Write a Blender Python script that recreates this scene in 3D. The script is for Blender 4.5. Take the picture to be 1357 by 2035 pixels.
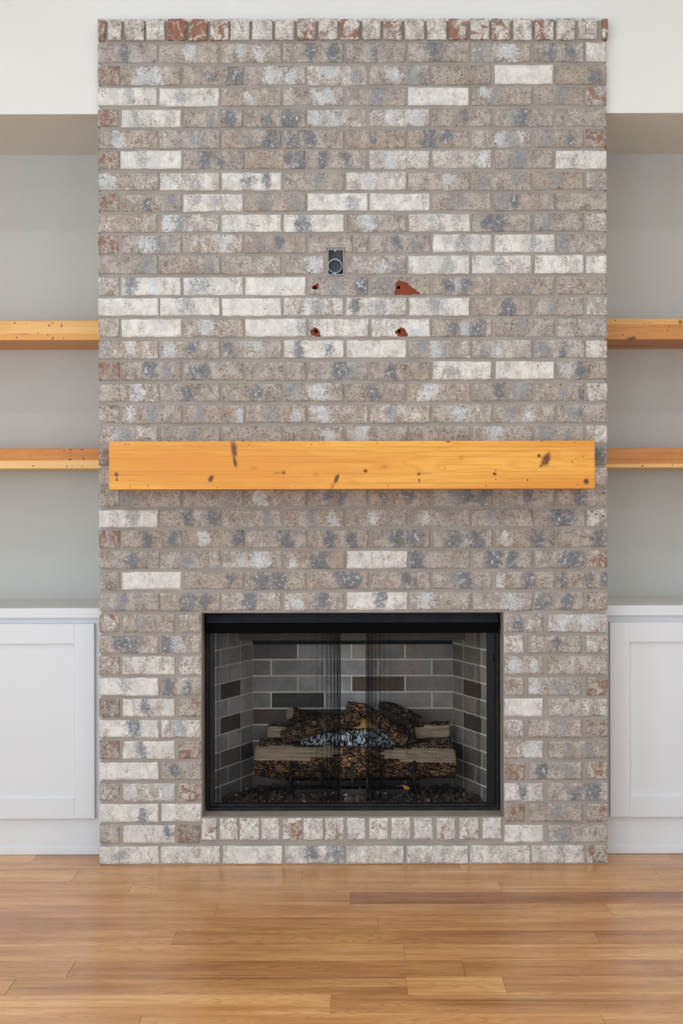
import bpy, bmesh, math, random
from mathutils import Vector, Matrix, noise as mnoise

# ------------------------------------------------------------------ clear
for o in list(bpy.data.objects):
    bpy.data.objects.remove(o)
S = bpy.context.scene
COL = S.collection
random.seed(11)
PI = math.pi

# ------------------------------------------------------------------ camera
F = 2760.7            # focal length in pixels of the 1357 x 2035 frame
D = 4.5               # camera to the brick face
CH = 1.1426           # camera height
ROLL = 0.0020
cd = bpy.data.cameras.new('camera')
cam = bpy.data.objects.new('camera', cd)
COL.objects.link(cam)
cd.sensor_fit = 'VERTICAL'
cd.sensor_height = 36.0
cd.sensor_width = 24.0
cd.lens = F / 2035 * 36.0
cd.clip_start = 0.05
cam.location = (0, -D, CH)
cam.rotation_euler = (PI / 2, ROLL, 0)
S.camera = cam

# ------------------------------------------------------------------ world, lights, exposure
W = bpy.data.worlds.new('world')
S.world = W
W.use_nodes = True
bg = W.node_tree.nodes['Background']
bg.inputs[0].default_value = (0.75, 0.87, 1.0, 1)
bg.inputs[1].default_value = 1.0
S.view_settings.view_transform = 'Standard'
S.view_settings.look = 'None'
S.view_settings.gamma = 1.0
S.view_settings.use_curve_mapping = False
S.view_settings.exposure = -1.05
S.cycles.max_bounces = 6
S.cycles.diffuse_bounces = 4
S.cycles.glossy_bounces = 3
S.cycles.transmission_bounces = 4
S.cycles.transparent_max_bounces = 4
S.cycles.caustics_reflective = False
S.cycles.caustics_refractive = False
S.cycles.use_adaptive_sampling = True
S.cycles.adaptive_threshold = 0.06
S.cycles.adaptive_min_samples = 16
S.cycles.use_denoising = True
S.cycles.denoising_prefilter = 'NONE'


def area(name, loc, rot, sx, sy, power, col):
    l = bpy.data.lights.new(name, 'AREA')
    l.shape = 'RECTANGLE'
    l.size = sx
    l.size_y = sy
    l.energy = power
    l.color = col
    o = bpy.data.objects.new(name, l)
    COL.objects.link(o)
    o.location = loc
    o.rotation_euler = rot
    return o

ROOM_X0, ROOM_X1, ROOM_Y0, ROOM_Z = -2.9, 2.9, -7.2, 3.3
WZ0, WZ1 = 0.12, 2.35
DAY = (0.71, 0.888, 1.045)
# daylight of the three windows in the wall behind the camera and of the side windows
REARW = [(-1.85, 1.35, 125), (0.0, 1.35, 85), (1.85, 1.35, 75)]      # centre x, width, power
for i, (cx, w, pw) in enumerate(REARW):
    area('daylight_rear', (cx, ROOM_Y0 + 0.06, (WZ0 + WZ1) / 2), (PI / 2, 0, 0), w - 0.1, WZ1 - WZ0 - 0.1, pw, DAY)
LEFTW = [(-2.8, 1.5, 85), (-5.2, 1.5, 140)]
for i, (cy, w, pw) in enumerate(LEFTW):
    area('daylight_side', (ROOM_X0 + 0.06, cy, (WZ0 + WZ1) / 2), (PI / 2, 0, -PI / 2), w - 0.1, WZ1 - WZ0 - 0.1, pw, DAY)
FILL_CANS = [(x, y) for x in (-1.5, 0.0, 1.5) for y in (-1.6, -3.6)]  # unseen ceiling lamps, added to fill from overhead
CAN_POWER = 10

# ------------------------------------------------------------------ helpers
def unroll(px, py):
    return px - (py - 1017.5) * ROLL, py + (px - 678.5) * ROLL

def PX(px, d=D):
    return (px - 678.5) * d / F

def PZ(py, d=D):
    return CH - (py - 1017.5) * d / F

def mesh_obj(name, bm, mats, parent=None):
    me = bpy.data.meshes.new(name)
    bm.normal_update()
    bm.to_mesh(me)
    bm.free()
    return link(name, me, mats, parent)

def link(name, me, mats, parent=None):
    o = bpy.data.objects.new(name, me)
    COL.objects.link(o)
    if mats is not None:
        if not isinstance(mats, (list, tuple)):
            mats = [mats]
        if len(me.materials) == 0:
            for m in mats:
                me.materials.append(m)
    if parent is not None:
        o.parent = parent
    return o

def empty(name, loc=(0, 0, 0)):
    o = bpy.data.objects.new(name, None)
    COL.objects.link(o)
    o.location = loc
    o.empty_display_size = 0.1
    return o

def tag(o, label=None, cat=None, group=None, kind=None):
    if label: o['label'] = label
    if cat: o['category'] = cat
    if group: o['group'] = group
    if kind: o['kind'] = kind
    return o

def box(bm, x0, x1, y0, y1, z0, z1, mi=0, bev=0.0):
    vs = [bm.verts.new((x, y, z)) for z in (z0, z1) for y in (y0, y1) for x in (x0, x1)]
    fs = []
    for idx in ((0, 2, 3, 1), (4, 5, 7, 6), (0, 1, 5, 4), (2, 6, 7, 3), (0, 4, 6, 2), (1, 3, 7, 5)):
        f = bm.faces.new([vs[i] for i in idx])
        f.material_index = mi
        fs.append(f)
    if bev > 0:
        es = {e for f in fs for e in f.edges}
        r = bmesh.ops.bevel(bm, geom=list(es), offset=bev, segments=2, affect='EDGES', profile=0.5)
        for f in r['faces']:
            f.material_index = mi
    return fs

def box_obj(name, x0, x1, y0, y1, z0, z1, mat, parent=None, bev=0.0):
    bm = bmesh.new()
    box(bm, x0, x1, y0, y1, z0, z1, 0, bev)
    return mesh_obj(name, bm, mat, parent)

def prism(bm, pts, y0, y1, mi=0):
    """polygon in the xz plane extruded along y (pts counter-clockwise seen from -y)"""
    a = [bm.verts.new((x, y0, z)) for x, z in pts]
    b = [bm.verts.new((x, y1, z)) for x, z in pts]
    n = len(pts)
    fs = [bm.faces.new(a), bm.faces.new(b[::-1])]
    for i in range(n):
        j = (i + 1) % n
        fs.append(bm.faces.new((a[j], a[i], b[i], b[j])))
    for f in fs:
        f.material_index = mi
    bmesh.ops.recalc_face_normals(bm, faces=fs)
    return fs

def tube(bm, pts, r, sides=6, mi=0, cap=True):
    """tube along a list of points"""
    rings = []
    n = len(pts)
    up = Vector((0, 0, 1))
    for i, p in enumerate(pts):
        p = Vector(p)
        a = Vector(pts[max(i - 1, 0)])
        b = Vector(pts[min(i + 1, n - 1)])
        t = (b - a).normalized()
        s = t.cross(up)
        if s.length < 1e-4:
            s = t.cross(Vector((0, 1, 0)))
        s.normalize()
        u = s.cross(t).normalized()
        rr = r[i] if isinstance(r, (list, tuple)) else r
        rings.append([bm.verts.new(p + (s * math.cos(2 * PI * k / sides) + u * math.sin(2 * PI * k / sides)) * rr)
                      for k in range(sides)])
    for i in range(n - 1):
        for k in range(sides):
            f = bm.faces.new((rings[i][k], rings[i][(k + 1) % sides], rings[i + 1][(k + 1) % sides], rings[i + 1][k]))
            f.material_index = mi
    if cap:
        bm.faces.new(rings[0][::-1]).material_index = mi
        bm.faces.new(rings[-1]).material_index = mi

def smooth(o, on=True):
    for p in o.data.polygons:
        p.use_smooth = on

def lin(c):
    """sRGB 0-255 to linear rgba"""
    r = []
    for v in c:
        v = v / 255.0
        r.append(v / 12.92 if v <= 0.04045 else ((v + 0.055) / 1.055) ** 2.4)
    return (r[0], r[1], r[2], 1.0)

# ------------------------------------------------------------------ node helper
class NT:
    def __init__(self, name):
        self.m = bpy.data.materials.new(name)
        self.m.use_nodes = True
        self.t = self.m.node_tree
        self.b = self.t.nodes['Principled BSDF']

    def put(self, sock, v):
        if v is None:
            return
        if isinstance(v, bpy.types.NodeSocket):
            self.t.links.new(v, sock)
        else:
            sock.default_value = v

    def node(self, typ, ins=None, **kw):
        n = self.t.nodes.new(typ)
        for k, v in kw.items():
            setattr(n, k, v)
        for k, v in (ins or {}).items():
            self.put(n.inputs[k], v)
        return n

    def math(self, op, a, b=None, c=None, clamp=False):
        n = self.node('ShaderNodeMath', operation=op, use_clamp=clamp)
        for i, v in enumerate((a, b, c)):
            if v is not None:
                self.put(n.inputs[i], v)
        return n.outputs[0]

    def add(self, a, b): return self.math('ADD', a, b)
    def sub(self, a, b): return self.math('SUBTRACT', a, b)
    def mul(self, a, b): return self.math('MULTIPLY', a, b)

    def vm(self, op, a, b=None, scale=None):
        n = self.node('ShaderNodeVectorMath', operation=op)
        self.put(n.inputs[0], a)
        if b is not None:
            self.put(n.inputs[1], b)
        if scale is not None:
            self.put(n.inputs['Scale'], scale)
        return n.outputs['Value'] if op in ('LENGTH', 'DOT_PRODUCT', 'DISTANCE') else n.outputs[0]

    def noise(self, vec, scale, detail=4, rough=0.55, dist=0.0, color=False):
        n = self.node('ShaderNodeTexNoise', {'Vector': vec, 'Scale': scale, 'Detail': detail,
                                             'Roughness': rough, 'Distortion': dist})
        return n.outputs['Color' if color else 'Fac']

    def voro(self, vec, scale, feature='F1', rand=1.0, out='Distance'):
        n = self.node('ShaderNodeTexVoronoi', {'Vector': vec, 'Scale': scale, 'Randomness': rand}, feature=feature)
        return n.outputs[out]

    def step(self, v, a, b, lo=0.0, hi=1.0):
        n = self.node('ShaderNodeMapRange', {'Value': v, 'From Min': a, 'From Max': b, 'To Min': lo, 'To Max': hi},
                      interpolation_type='SMOOTHSTEP')
        return n.outputs[0]

    def mix(self, f, a, b, mode='MIX'):
        n = self.node('ShaderNodeMix', data_type='RGBA', blend_type=mode)
        self.put(n.inputs['Factor'], f)
        self.put(n.inputs['A'], a) if False else None
        self.put(n.inputs[6], a)
        self.put(n.inputs[7], b)
        return n.outputs[2]

    def attr(self, name, out='Fac'):
        n = self.node('ShaderNodeAttribute', attribute_type='OBJECT', attribute_name=name)
        return n.outputs[out]

    def pos(self):
        return self.node('ShaderNodeNewGeometry').outputs['Position']

    def objpos(self):
        return self.node('ShaderNodeTexCoord').outputs['Object']

    def sep(self, v):
        n = self.node('ShaderNodeSeparateXYZ', {0: v})
        return n.outputs

    def comb(self, x, y, z):
        return self.node('ShaderNodeCombineXYZ', {0: x, 1: y, 2: z}).outputs[0]

    def bump(self, h, strength=0.5, dist=0.002, normal=None):
        n = self.node('ShaderNodeBump', {'Height': h, 'Strength': strength, 'Distance': dist})
        if normal is not None:
            self.put(n.inputs['Normal'], normal)
        return n.outputs[0]

    def out(self, color=None, rough=None, normal=None, metal=None, spec=None, coat=None, coat_rough=None):
        b = self.b.inputs
        self.put(b['Base Color'], color)
        self.put(b['Roughness'], rough)
        self.put(b['Normal'], normal)
        self.put(b['Metallic'], metal)
        self.put(b['Specular IOR Level'], spec)
        self.put(b['Coat Weight'], coat)
        self.put(b['Coat Roughness'], coat_rough)
        return self.m

def RGB(*c):
    return lin(c)

# ------------------------------------------------------------------ materials
def mat_paint(name, rgb, rough=0.6, bumpy=0.25, scale=220, spec=0.3):
    n = NT(name)
    p = n.pos()
    h = n.noise(p, scale, 3)
    v = n.noise(p, 1.3, 2)
    c = lin(rgb)
    c2 = tuple(x * 0.965 for x in c[:3]) + (1,)
    col = n.mix(n.step(v, 0.35, 0.65), c, c2)
    return n.out(col, rough, n.bump(h, bumpy, 0.0006), spec=spec)

M_WALL = mat_paint('wall_paint', (236, 234, 229))
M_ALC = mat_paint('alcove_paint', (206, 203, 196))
M_CEIL = mat_paint('ceiling_paint', (240, 239, 236))
M_CAB = mat_paint('cabinet_paint', (228, 228, 229), 0.38, 0.05, 300, 0.4)
M_TRIM = mat_paint('trim_paint', (236, 236, 235), 0.4, 0.05, 300, 0.4)

def mat_brick(name, ends):
    n = NT(name)
    P = n.pos()
    seed = n.attr('seed')
    Q = n.vm('ADD', P, n.comb(seed, n.mul(seed, 1.7), n.mul(seed, -0.9)))
    w = n.attr('wash')
    red = n.attr('red')
    pit = n.attr('pit')
    warm = n.attr('warm')
    s = n.sep(Q)
    # body: taupe with a paler bloom
    n1 = n.noise(Q, 24, 4, 0.65)
    base = n.mix(n.step(n1, 0.36, 0.66), RGB(162, 151, 141), RGB(196, 187, 177))
    base = n.mix(warm, base, RGB(178, 152, 130))
    # grit of the sand face
    g = n.noise(Q, 420, 2, 0.6)
    g2 = n.noise(Q, 150, 4, 0.85)
    base = n.mix(n.step(g2, 0.51, 0.62, 0, 0.85), base, RGB(104, 90, 80))
    base = n.mix(n.step(g, 0.56, 0.70, 0, 0.7), base, RGB(220, 212, 203))
    # brown pitted zones
    pn = n.noise(Q, 26, 3, 0.6)
    pz = n.step(n.add(pn, n.mul(pit, 0.28)), 0.60, 0.78)
    ps = n.step(n.noise(n.vm('ADD', Q, (5.0, 1.0, 2.0)), 150, 4, 0.8), 0.46, 0.6)
    base = n.mix(n.mul(n.mul(pz, ps), 0.85), base, RGB(104, 82, 68))
    # whitewash: patchy cover broken by the grit
    Qs = n.comb(n.mul(s[0], 1.35), s[1], n.mul(s[2], 0.8))
    wn = n.sub(n.noise(Qs, 27, 5, 0.65), 0.5)
    wf = n.sub(n.noise(n.vm('ADD', Q, (2.0, 7.0, 3.0)), 170, 4, 0.85), 0.5)
    wv = n.add(n.add(n.mul(wn, 1.25), n.mul(wf, 1.7)), n.mul(n.sub(w, 0.5), 0.66))
    wm = n.step(wv, -0.12, 0.34)
    wcol = n.mix(n.step(n1, 0.38, 0.62), RGB(246, 241, 233), RGB(222, 218, 212))
    col = n.mix(n.mul(wm, 0.93), base, wcol)
    # flashed blotches: x = slate, y = pale blue-white, z = soft grey-blue
    tot = None
    dn = n.add(n.mul(n.sub(n.noise(Q, 42, 4, 0.65), 0.5), 3.6), n.mul(n.sub(n.noise(Q, 150, 3, 0.7), 0.5), 2.4))
    sp = n.sep(P)
    for k in (1, 2, 3):
        b = n.sep(n.attr('blot%d' % k, 'Vector'))
        dx = n.sub(sp[0], b[0])
        dz = n.mul(n.sub(sp[2], b[1]), 0.66)
        dd = n.math('DIVIDE', n.math('SQRT', n.add(n.mul(dx, dx), n.mul(dz, dz))), b[2])
        m = n.step(n.add(dd, dn), 1.35, 0.45)
        v = n.vm('SCALE', n.attr('kind%d' % k, 'Vector'), scale=m)
        tot = v if tot is None else n.vm('ADD', tot, v)
    t = n.sep(tot)
    spk = n.noise(n.vm('ADD', Q, (9.0, 4.0, 1.0)), 200, 4, 0.8)
    slate = n.mix(n.step(spk, 0.50, 0.66), RGB(96, 102, 110), RGB(156, 164, 172))
    slate = n.mix(n.step(n.noise(n.vm('ADD', Q, (3.1, 0, 0)), 75, 4, 0.75), 0.56, 0.66), slate, RGB(222, 228, 235))
    col = n.mix(n.math('MINIMUM', n.mul(t[2], n.step(spk, 0.36, 0.62)), 0.8), col, RGB(140, 147, 154))
    col = n.mix(n.math('MINIMUM', n.mul(t[1], n.step(spk, 0.34, 0.58)), 0.85), col,
                n.mix(n.step(n1, 0.42, 0.58), RGB(228, 230, 232), RGB(202, 207, 211)))
    col = n.mix(n.math('MINIMUM', n.mul(t[0], n.step(spk, 0.33, 0.54)), 0.88), col, slate)
    if ends:
        # bare red clay at the ends of headers and rowlocks
        rn = n.noise(Q, 34, 6, 0.75, 0.5)
        rm = n.mul(n.step(n.add(n.mul(rn, 1.6), n.mul(red, 0.52)), 1.06, 1.24), n.step(red, 0.02, 0.2))
        rcol = n.mix(n.step(g2, 0.4, 0.6), RGB(170, 96, 66), RGB(134, 80, 60))
        rcol = n.mix(n.step(red, 0.5, 1.0), RGB(150, 112, 92), rcol)
        col = n.mix(n.mul(rm, 0.9), col, rcol)
        # creases of the cut ends
        wob = n.vm('SCALE', n.noise(Q, 40, 4, 0.65, color=True), scale=0.05)
        sv = n.voro(n.vm('ADD', Q, wob), 48, 'DISTANCE_TO_EDGE')
        sc = n.mul(n.step(sv, 0.09, 0.01), n.step(n.noise(Q, 60, 2), 0.42, 0.6))
        sc = n.mul(sc, n.attr('endcut'))
        col = n.mix(n.mul(sc, 0.55), col, RGB(118, 98, 84))
    h = n.add(n.mul(g2, 1.0), n.mul(n1, 0.8))
    return n.out(col, 0.92, n.bump(h, 0.75, 0.003), spec=0.15)

def mat_mortar(name='mortar', rgb=(173, 164, 154)):
    n = NT(name)
    P = n.pos()
    a = n.noise(P, 9, 4)
    g = n.noise(P, 260, 4, 0.7)
    c = lin(rgb)
    col = n.mix(n.step(a, 0.35, 0.65), c, tuple(x * 0.84 for x in c[:3]) + (1,))
    col = n.mix(n.step(g, 0.55, 0.7, 0, 0.45), col, tuple(x * 0.62 for x in c[:3]) + (1,))
    h = n.add(n.mul(g, 0.8), n.noise(P, 40, 4))
    return n.out(col, 0.95, n.bump(h, 0.7, 0.003), spec=0.1)

def mat_clay():
    n = NT('bare_red_clay')
    P = n.pos()
    g = n.noise(P, 300, 4, 0.7)
    col = n.mix(n.step(g, 0.35, 0.7), RGB(152, 80, 56), RGB(124, 60, 44))
    return n.out(col, 0.95, n.bump(g, 0.6, 0.002), spec=0.1)

def mat_plain(name, rgb, rough=0.5, metal=0.0, spec=0.5, grime=0.0, gscale=30, bump=0.0):
    n = NT(name)
    P = n.pos()
    g = n.noise(P, gscale, 5, 0.65)
    c = lin(rgb)
    col = n.mix(n.step(g, 0.4, 0.72, 0, grime), c, RGB(120, 116, 110)) if grime else \
        n.mix(n.step(g, 0.3, 0.7, 0, 1), c, tuple(x * 0.92 for x in c[:3]) + (1,))
    r = n.step(g, 0.3, 0.7, max(rough - 0.06, 0.02), min(rough + 0.08, 1))
    nm = n.bump(g, bump, 0.001) if bump else None
    return n.out(col, r, nm, metal, spec)

def knot_masks(n, xz, dist, knots, y0):
    """knots: (x, z, rx, rz, tilt, strength)"""
    tot = None
    s = n.sep(xz)
    for (x, z, rx, rz, tilt, st) in knots:
        dx = n.sub(s[0], x)
        dz = n.sub(s[2], z)
        ct, sn = math.cos(tilt), math.sin(tilt)
        a = n.math('DIVIDE', n.add(n.mul(dx, ct), n.mul(dz, sn)), rx)
        b = n.math('DIVIDE', n.sub(n.mul(dz, ct), n.mul(dx, sn)), rz)
        d = n.math('SQRT', n.add(n.mul(a, a), n.mul(b, b)))
        d = n.add(d, n.mul(n.math('ABSOLUTE', n.sub(s[1], y0)), 1.0 / max(2.5 * rx, 0.006)))
        m = n.mul(n.step(n.add(d, dist), 1.3, 0.35), st)
        tot = m if tot is None else n.math('MAXIMUM', tot, m)
    return tot

def mat_pine(name, light, dark, knots, line=(150, 92, 38), band=None, ringk=26, y0=0.0, seed=0.0):
    n = NT(name)
    P = n.pos()
    s = n.sep(n.vm('ADD', P, (seed, seed * 0.7, seed * 1.3)))
    G = n.comb(n.mul(s[0], 0.55), n.mul(s[1], 5.0), n.mul(s[2], 5.0))
    big = n.noise(G, 2.4, 3, 0.5, 0.3)
    ring = n.math('SINE', n.mul(big, ringk * 6))
    fine = n.noise(n.comb(n.mul(s[0], 2.0), n.mul(s[1], 190), n.mul(s[2], 190)), 1.0, 4, 0.65)
    col = n.mix(n.step(big, 0.3, 0.7), lin(light), lin(dark))
    col = n.mix(n.step(ring, 0.0, 1.0, 0, 0.5), col, lin(dark))
    col = n.mix(n.step(fine, 0.46, 0.68, 0, 0.55), col, lin(line))
    if band:
        for (z0, z1, rgb, amt) in band:
            sp = n.sep(P)
            zz = n.add(sp[2], n.mul(n.sub(n.noise(G, 1.2, 2), 0.5), 0.022))
            m = n.mul(n.step(zz, z0 - 0.002, z0 + 0.002), n.step(zz, z1 + 0.002, z1 - 0.002))
            col = n.mix(n.mul(m, amt), col, n.mix(n.step(fine, 0.45, 0.8, 0, 0.3), lin(rgb), lin(line)))
    if knots:
        dist = n.mul(n.sub(n.noise(P, 70, 4, 0.65), 0.5), 1.1)
        k = knot_masks(n, P, dist, knots, y0)
        col = n.mix(n.math('MINIMUM', n.mul(k, 1.0), 0.6), col, RGB(150, 82, 28))
        col = n.mix(n.step(k, 0.45, 0.95, 0, 0.85), col, n.mix(n.step(n.noise(P, 160, 4), 0.4, 0.6), RGB(64, 34, 18), RGB(112, 58, 26)))
    return n.out(col, 0.42, n.bump(fine, 0.08, 0.0006), spec=0.35)

def mat_floor():
    n = NT('oak_plank')
    P = n.pos()
    seed = n.attr('seed')
    tone = n.attr('tone')
    red = n.attr('redness')
    s = n.sep(n.vm('ADD', P, n.comb(n.mul(seed, 3.1), n.mul(seed, 1.3), 0.0)))
    G = n.comb(n.mul(s[0], 0.55), n.mul(s[1], 4.5), 0.0)
    big = n.noise(G, 2.2, 2.5, 0.5, 0.25)
    ring = n.math('SINE', n.mul(big, 190.0))
    fine = n.noise(n.comb(n.mul(s[0], 5.0), n.mul(s[1], 210), 0.0), 1.0, 5, 0.7)
    streak = n.noise(n.comb(n.mul(s[0], 1.1), n.mul(s[1], 42), 0.0), 1.0, 4, 0.6)
    mid = n.noise(n.comb(n.mul(s[0], 2.2), n.mul(s[1], 14), 0.0), 1.0, 3, 0.5)
    light = n.mix(tone, RGB(190, 124, 72), RGB(255, 204, 138))
    light = n.mix(n.mul(red, 0.5), light, RGB(212, 142, 90))
    dark = n.mix(tone, RGB(134, 82, 44), RGB(216, 150, 88))
    col = n.mix(n.step(mid, 0.3, 0.75), light, dark)
    col = n.mix(n.step(ring, 0.3, 1.0, 0, 0.55), col, dark)
    col = n.mix(n.step(streak, 0.53, 0.72, 0, 0.65), col, n.mix(tone, RGB(92, 56, 30), RGB(150, 94, 50)))
    col = n.mix(n.step(fine, 0.50, 0.68, 0, 0.5), col, n.mix(tone, RGB(96, 62, 36), RGB(150, 100, 60)))
    kn = n.voro(n.comb(n.mul(s[0], 1.0), n.mul(s[1], 4.0), 0.0), 1.9, 'F1')
    col = n.mix(n.step(kn, 0.05, 0.02, 0, 0.8), col, RGB(74, 44, 26))
    sheen = n.noise(P, 3.0, 3)
    rough = n.step(sheen, 0.3, 0.7, 0.20, 0.30)
    h = n.sub(n.mul(n.noise(P, 14, 2), 0.6), n.mul(n.step(fine, 0.52, 0.72), 0.10))
    return n.out(col, rough, n.bump(h, 0.05, 0.002), spec=0.4)

def mat_firebrick():
    n = NT('firebrick')
    P = n.pos()
    seed = n.attr('seed')
    Q = n.vm('ADD', P, n.comb(seed, seed, seed))
    tone = n.attr('tone')
    wm = n.attr('warm')
    c = n.mix(tone, RGB(84, 82, 80), RGB(228, 228, 228))
    c = n.mix(wm, c, n.mix(tone, RGB(88, 72, 62), RGB(214, 196, 174)))
    g = n.noise(Q, 120, 4, 0.7)
    a = n.noise(Q, 12, 4, 0.6)
    c = n.mix(n.step(a, 0.35, 0.7, 0, 0.35), c, RGB(70, 66, 62))
    c = n.mix(n.step(g, 0.66, 0.76, 0, 0.5), c, RGB(190, 188, 184))
    return n.out(c, 0.9, n.bump(g, 0.35, 0.0015), spec=0.2)

def mat_bark(name, c1, c2, crack, ash=0.0, vs=55):
    n = NT(name)
    uv = n.node('ShaderNodeTexCoord').outputs['UV']
    P = n.pos()
    w = n.vm('ADD', uv, n.vm('SCALE', n.vm('SUBTRACT', n.noise(P, 45, 4, color=True), (0.5, 0.5, 0.5)), scale=0.022))
    s = n.sep(w)
    if ash > 0.6:
        vv = n.comb(n.mul(s[0], 1.0), n.mul(s[1], 0.7), 0.0)
    else:
        vv = n.comb(n.mul(s[0], 0.42), s[1], 0.0)
    e = n.voro(vv, vs, 'DISTANCE_TO_EDGE')
    e = n.add(e, n.mul(n.sub(n.noise(P, 110, 3, 0.7), 0.5), 0.16))
    a = n.noise(P, 28, 5, 0.65)
    g = n.noise(P, 150, 4, 0.7)
    col = n.mix(n.step(a, 0.38, 0.62), lin(c1), lin(c2))
    col = n.mix(n.step(g, 0.55, 0.7, 0, 0.4), col, RGB(46, 38, 32))
    if ash > 0:
        col = n.mix(n.step(n.noise(P, 60, 4, 0.7), 0.62 - 0.25 * ash, 0.72 - 0.2 * ash, 0, min(1, ash)), col, RGB(214, 220, 230))
    col = n.mix(n.step(e, 0.11, 0.03), col, lin(crack))
    h = n.add(n.mul(n.step(e, 0.0, 0.16), 1.0), n.mul(g, 0.5))
    return n.out(col, 0.92, n.bump(h, 1.0, 0.004), spec=0.15)

def mat_split(name, c1, c2):
    n = NT(name)
    uv = n.node('ShaderNodeTexCoord').outputs['UV']
    P = n.pos()
    s = n.sep(uv)
    st = n.noise(n.comb(n.mul(s[0], 9), n.mul(s[1], 170), 0.0), 1.0, 5, 0.7)
    a = n.noise(P, 20, 3)
    col = n.mix(n.step(st, 0.35, 0.65), lin(c1), lin(c2))
    col = n.mix(n.step(a, 0.5, 0.8, 0, 0.5), col, RGB(70, 56, 42))
    return n.out(col, 0.9, n.bump(st, 0.7, 0.002), spec=0.15)

def mat_lava():
    n = NT('lava_rock')
    P = n.pos()
    a = n.noise(P, 55, 3)
    g = n.noise(P, 300, 4, 0.7)
    col = n.mix(n.step(a, 0.35, 0.65), RGB(104, 88, 80), RGB(58, 52, 50))
    col = n.mix(n.step(n.noise(P, 38, 2), 0.64, 0.7), col, RGB(176, 166, 156))
    return n.out(col, 0.95, n.bump(g, 0.9, 0.002), spec=0.1)

M_BRICK = mat_brick('washed_brick', False)
M_BRICKE = mat_brick('washed_brick_end', True)
M_MORTAR = mat_mortar()
M_SILLM = mat_mortar('sill_mortar', (176, 164, 150))
M_CLAY = mat_clay()
M_HOLE = mat_plain('drilled_dark', (14, 12, 11), 0.95, 0, 0.05)
M_BLACK = mat_plain('black_enamel', (15, 18, 21), 0.36, 0, 0.18, 0.0, 12)
M_BLACKM = mat_plain('black_matte', (19, 20, 21), 0.6, 0, 0.25, 0.10, 26, 0.2)
M_IRON = mat_plain('grate_iron', (34, 31, 29), 0.6, 0.3, 0.4, 0.12, 40, 0.4)
M_PAN = mat_plain('burner_steel', (52, 47, 43), 0.5, 0.5, 0.5, 0.1, 20)
M_WIRE = mat_plain('mesh_wire', (24, 25, 27), 0.45, 0.2, 0.3)
M_DOME = mat_plain('smoke_dome_steel', (96, 90, 84), 0.6, 0.2, 0.3, 0.25, 12)
M_FBM = mat_mortar('firebox_mortar', (244, 236, 222))
M_FB = mat_firebrick()
M_PLAST = mat_plain('grey_plastic', (178, 184, 190), 0.4, 0, 0.5)
M_PLASTD = mat_plain('grey_plastic_inside', (118, 118, 116), 0.6, 0, 0.3, 0.2, 60)
M_STEEL = mat_plain('hose_steel', (150, 148, 144), 0.35, 0.9, 0.5)
M_YELLOW = mat_plain('yellow_tag', (214, 150, 30), 0.5)
M_LAVA = mat_lava()
M_FLOOR = mat_floor()

# ------------------------------------------------------------------ room shell
HEAD_Y = 0.025
BACK_Y = 0.555
HEAD_Z = PZ(224, D + HEAD_Y)
CH_X0 = PX(196.3)
CH_X1 = PX(1207.2)
CH_TOP = PZ(38.5)
FACE_Y = 0.14
ALC_X = 2.1

def structure(o):
    o['kind'] = 'structure'
    return o

structure(box_obj('wall_back', ROOM_X0, ROOM_X1, HEAD_Y, HEAD_Y + 0.10, HEAD_Z, ROOM_Z, M_WALL))
structure(box_obj('ceiling_alcove', ROOM_X0, ROOM_X1, HEAD_Y + 0.10, BACK_Y, HEAD_Z, HEAD_Z + 0.12, M_WALL))
# thin grey return so that the whole soffit is the alcove paint
structure(box_obj('trim_1', ROOM_X0, ROOM_X1, HEAD_Y, HEAD_Y + 0.10, HEAD_Z - 0.003, HEAD_Z - 0.0002, M_WALL))
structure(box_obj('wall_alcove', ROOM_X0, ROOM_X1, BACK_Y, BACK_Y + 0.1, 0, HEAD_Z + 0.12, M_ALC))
for nm, x0, x1 in (('wall_return_left', ROOM_X0, -ALC_X), ('wall_return_right', ALC_X, ROOM_X1)):
    structure(box_obj(nm, x0, x1, HEAD_Y, BACK_Y, 0, HEAD_Z - 0.003, M_WALL))
# framed chase behind the brick
bm = bmesh.new()
FBX0, FBX1, FBZ = -0.50, 0.57, 0.90
box(bm, CH_X0 + 0.006, FBX0, 0.112, BACK_Y, 0, HEAD_Z - 0.003)
box(bm, FBX1, CH_X1 - 0.006, 0.112, BACK_Y, 0, HEAD_Z - 0.003)
box(bm, FBX0, FBX1, 0.112, BACK_Y, FBZ, HEAD_Z - 0.003)
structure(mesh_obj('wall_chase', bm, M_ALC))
structure(box_obj('ceiling', ROOM_X0, ROOM_X1, ROOM_Y0, HEAD_Y, ROOM_Z, ROOM_Z + 0.1, M_CEIL))
structure(box_obj('wall_right', ROOM_X1, ROOM_X1 + 0.1, ROOM_Y0, BACK_Y, 0, ROOM_Z, M_WALL))

def wall_with_windows(name, horizontal, fixed0, fixed1, a0, a1, wins):
    bm = bmesh.new()
    def bb(p, q, z0, z1):
        if horizontal:
            box(bm, p, q, fixed0, fixed1, z0, z1)
        else:
            box(bm, fixed0, fixed1, p, q, z0, z1)
    cur = a0
    for c, w, pw in sorted(wins):
        bb(cur, c - w / 2, 0, ROOM_Z)
        bb(c - w / 2, c + w / 2, 0, WZ0)
        bb(c - w / 2, c + w / 2, WZ1, ROOM_Z)
        cur = c + w / 2
    bb(cur, a1, 0, ROOM_Z)
    return structure(mesh_obj(name, bm, M_WALL))

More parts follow.
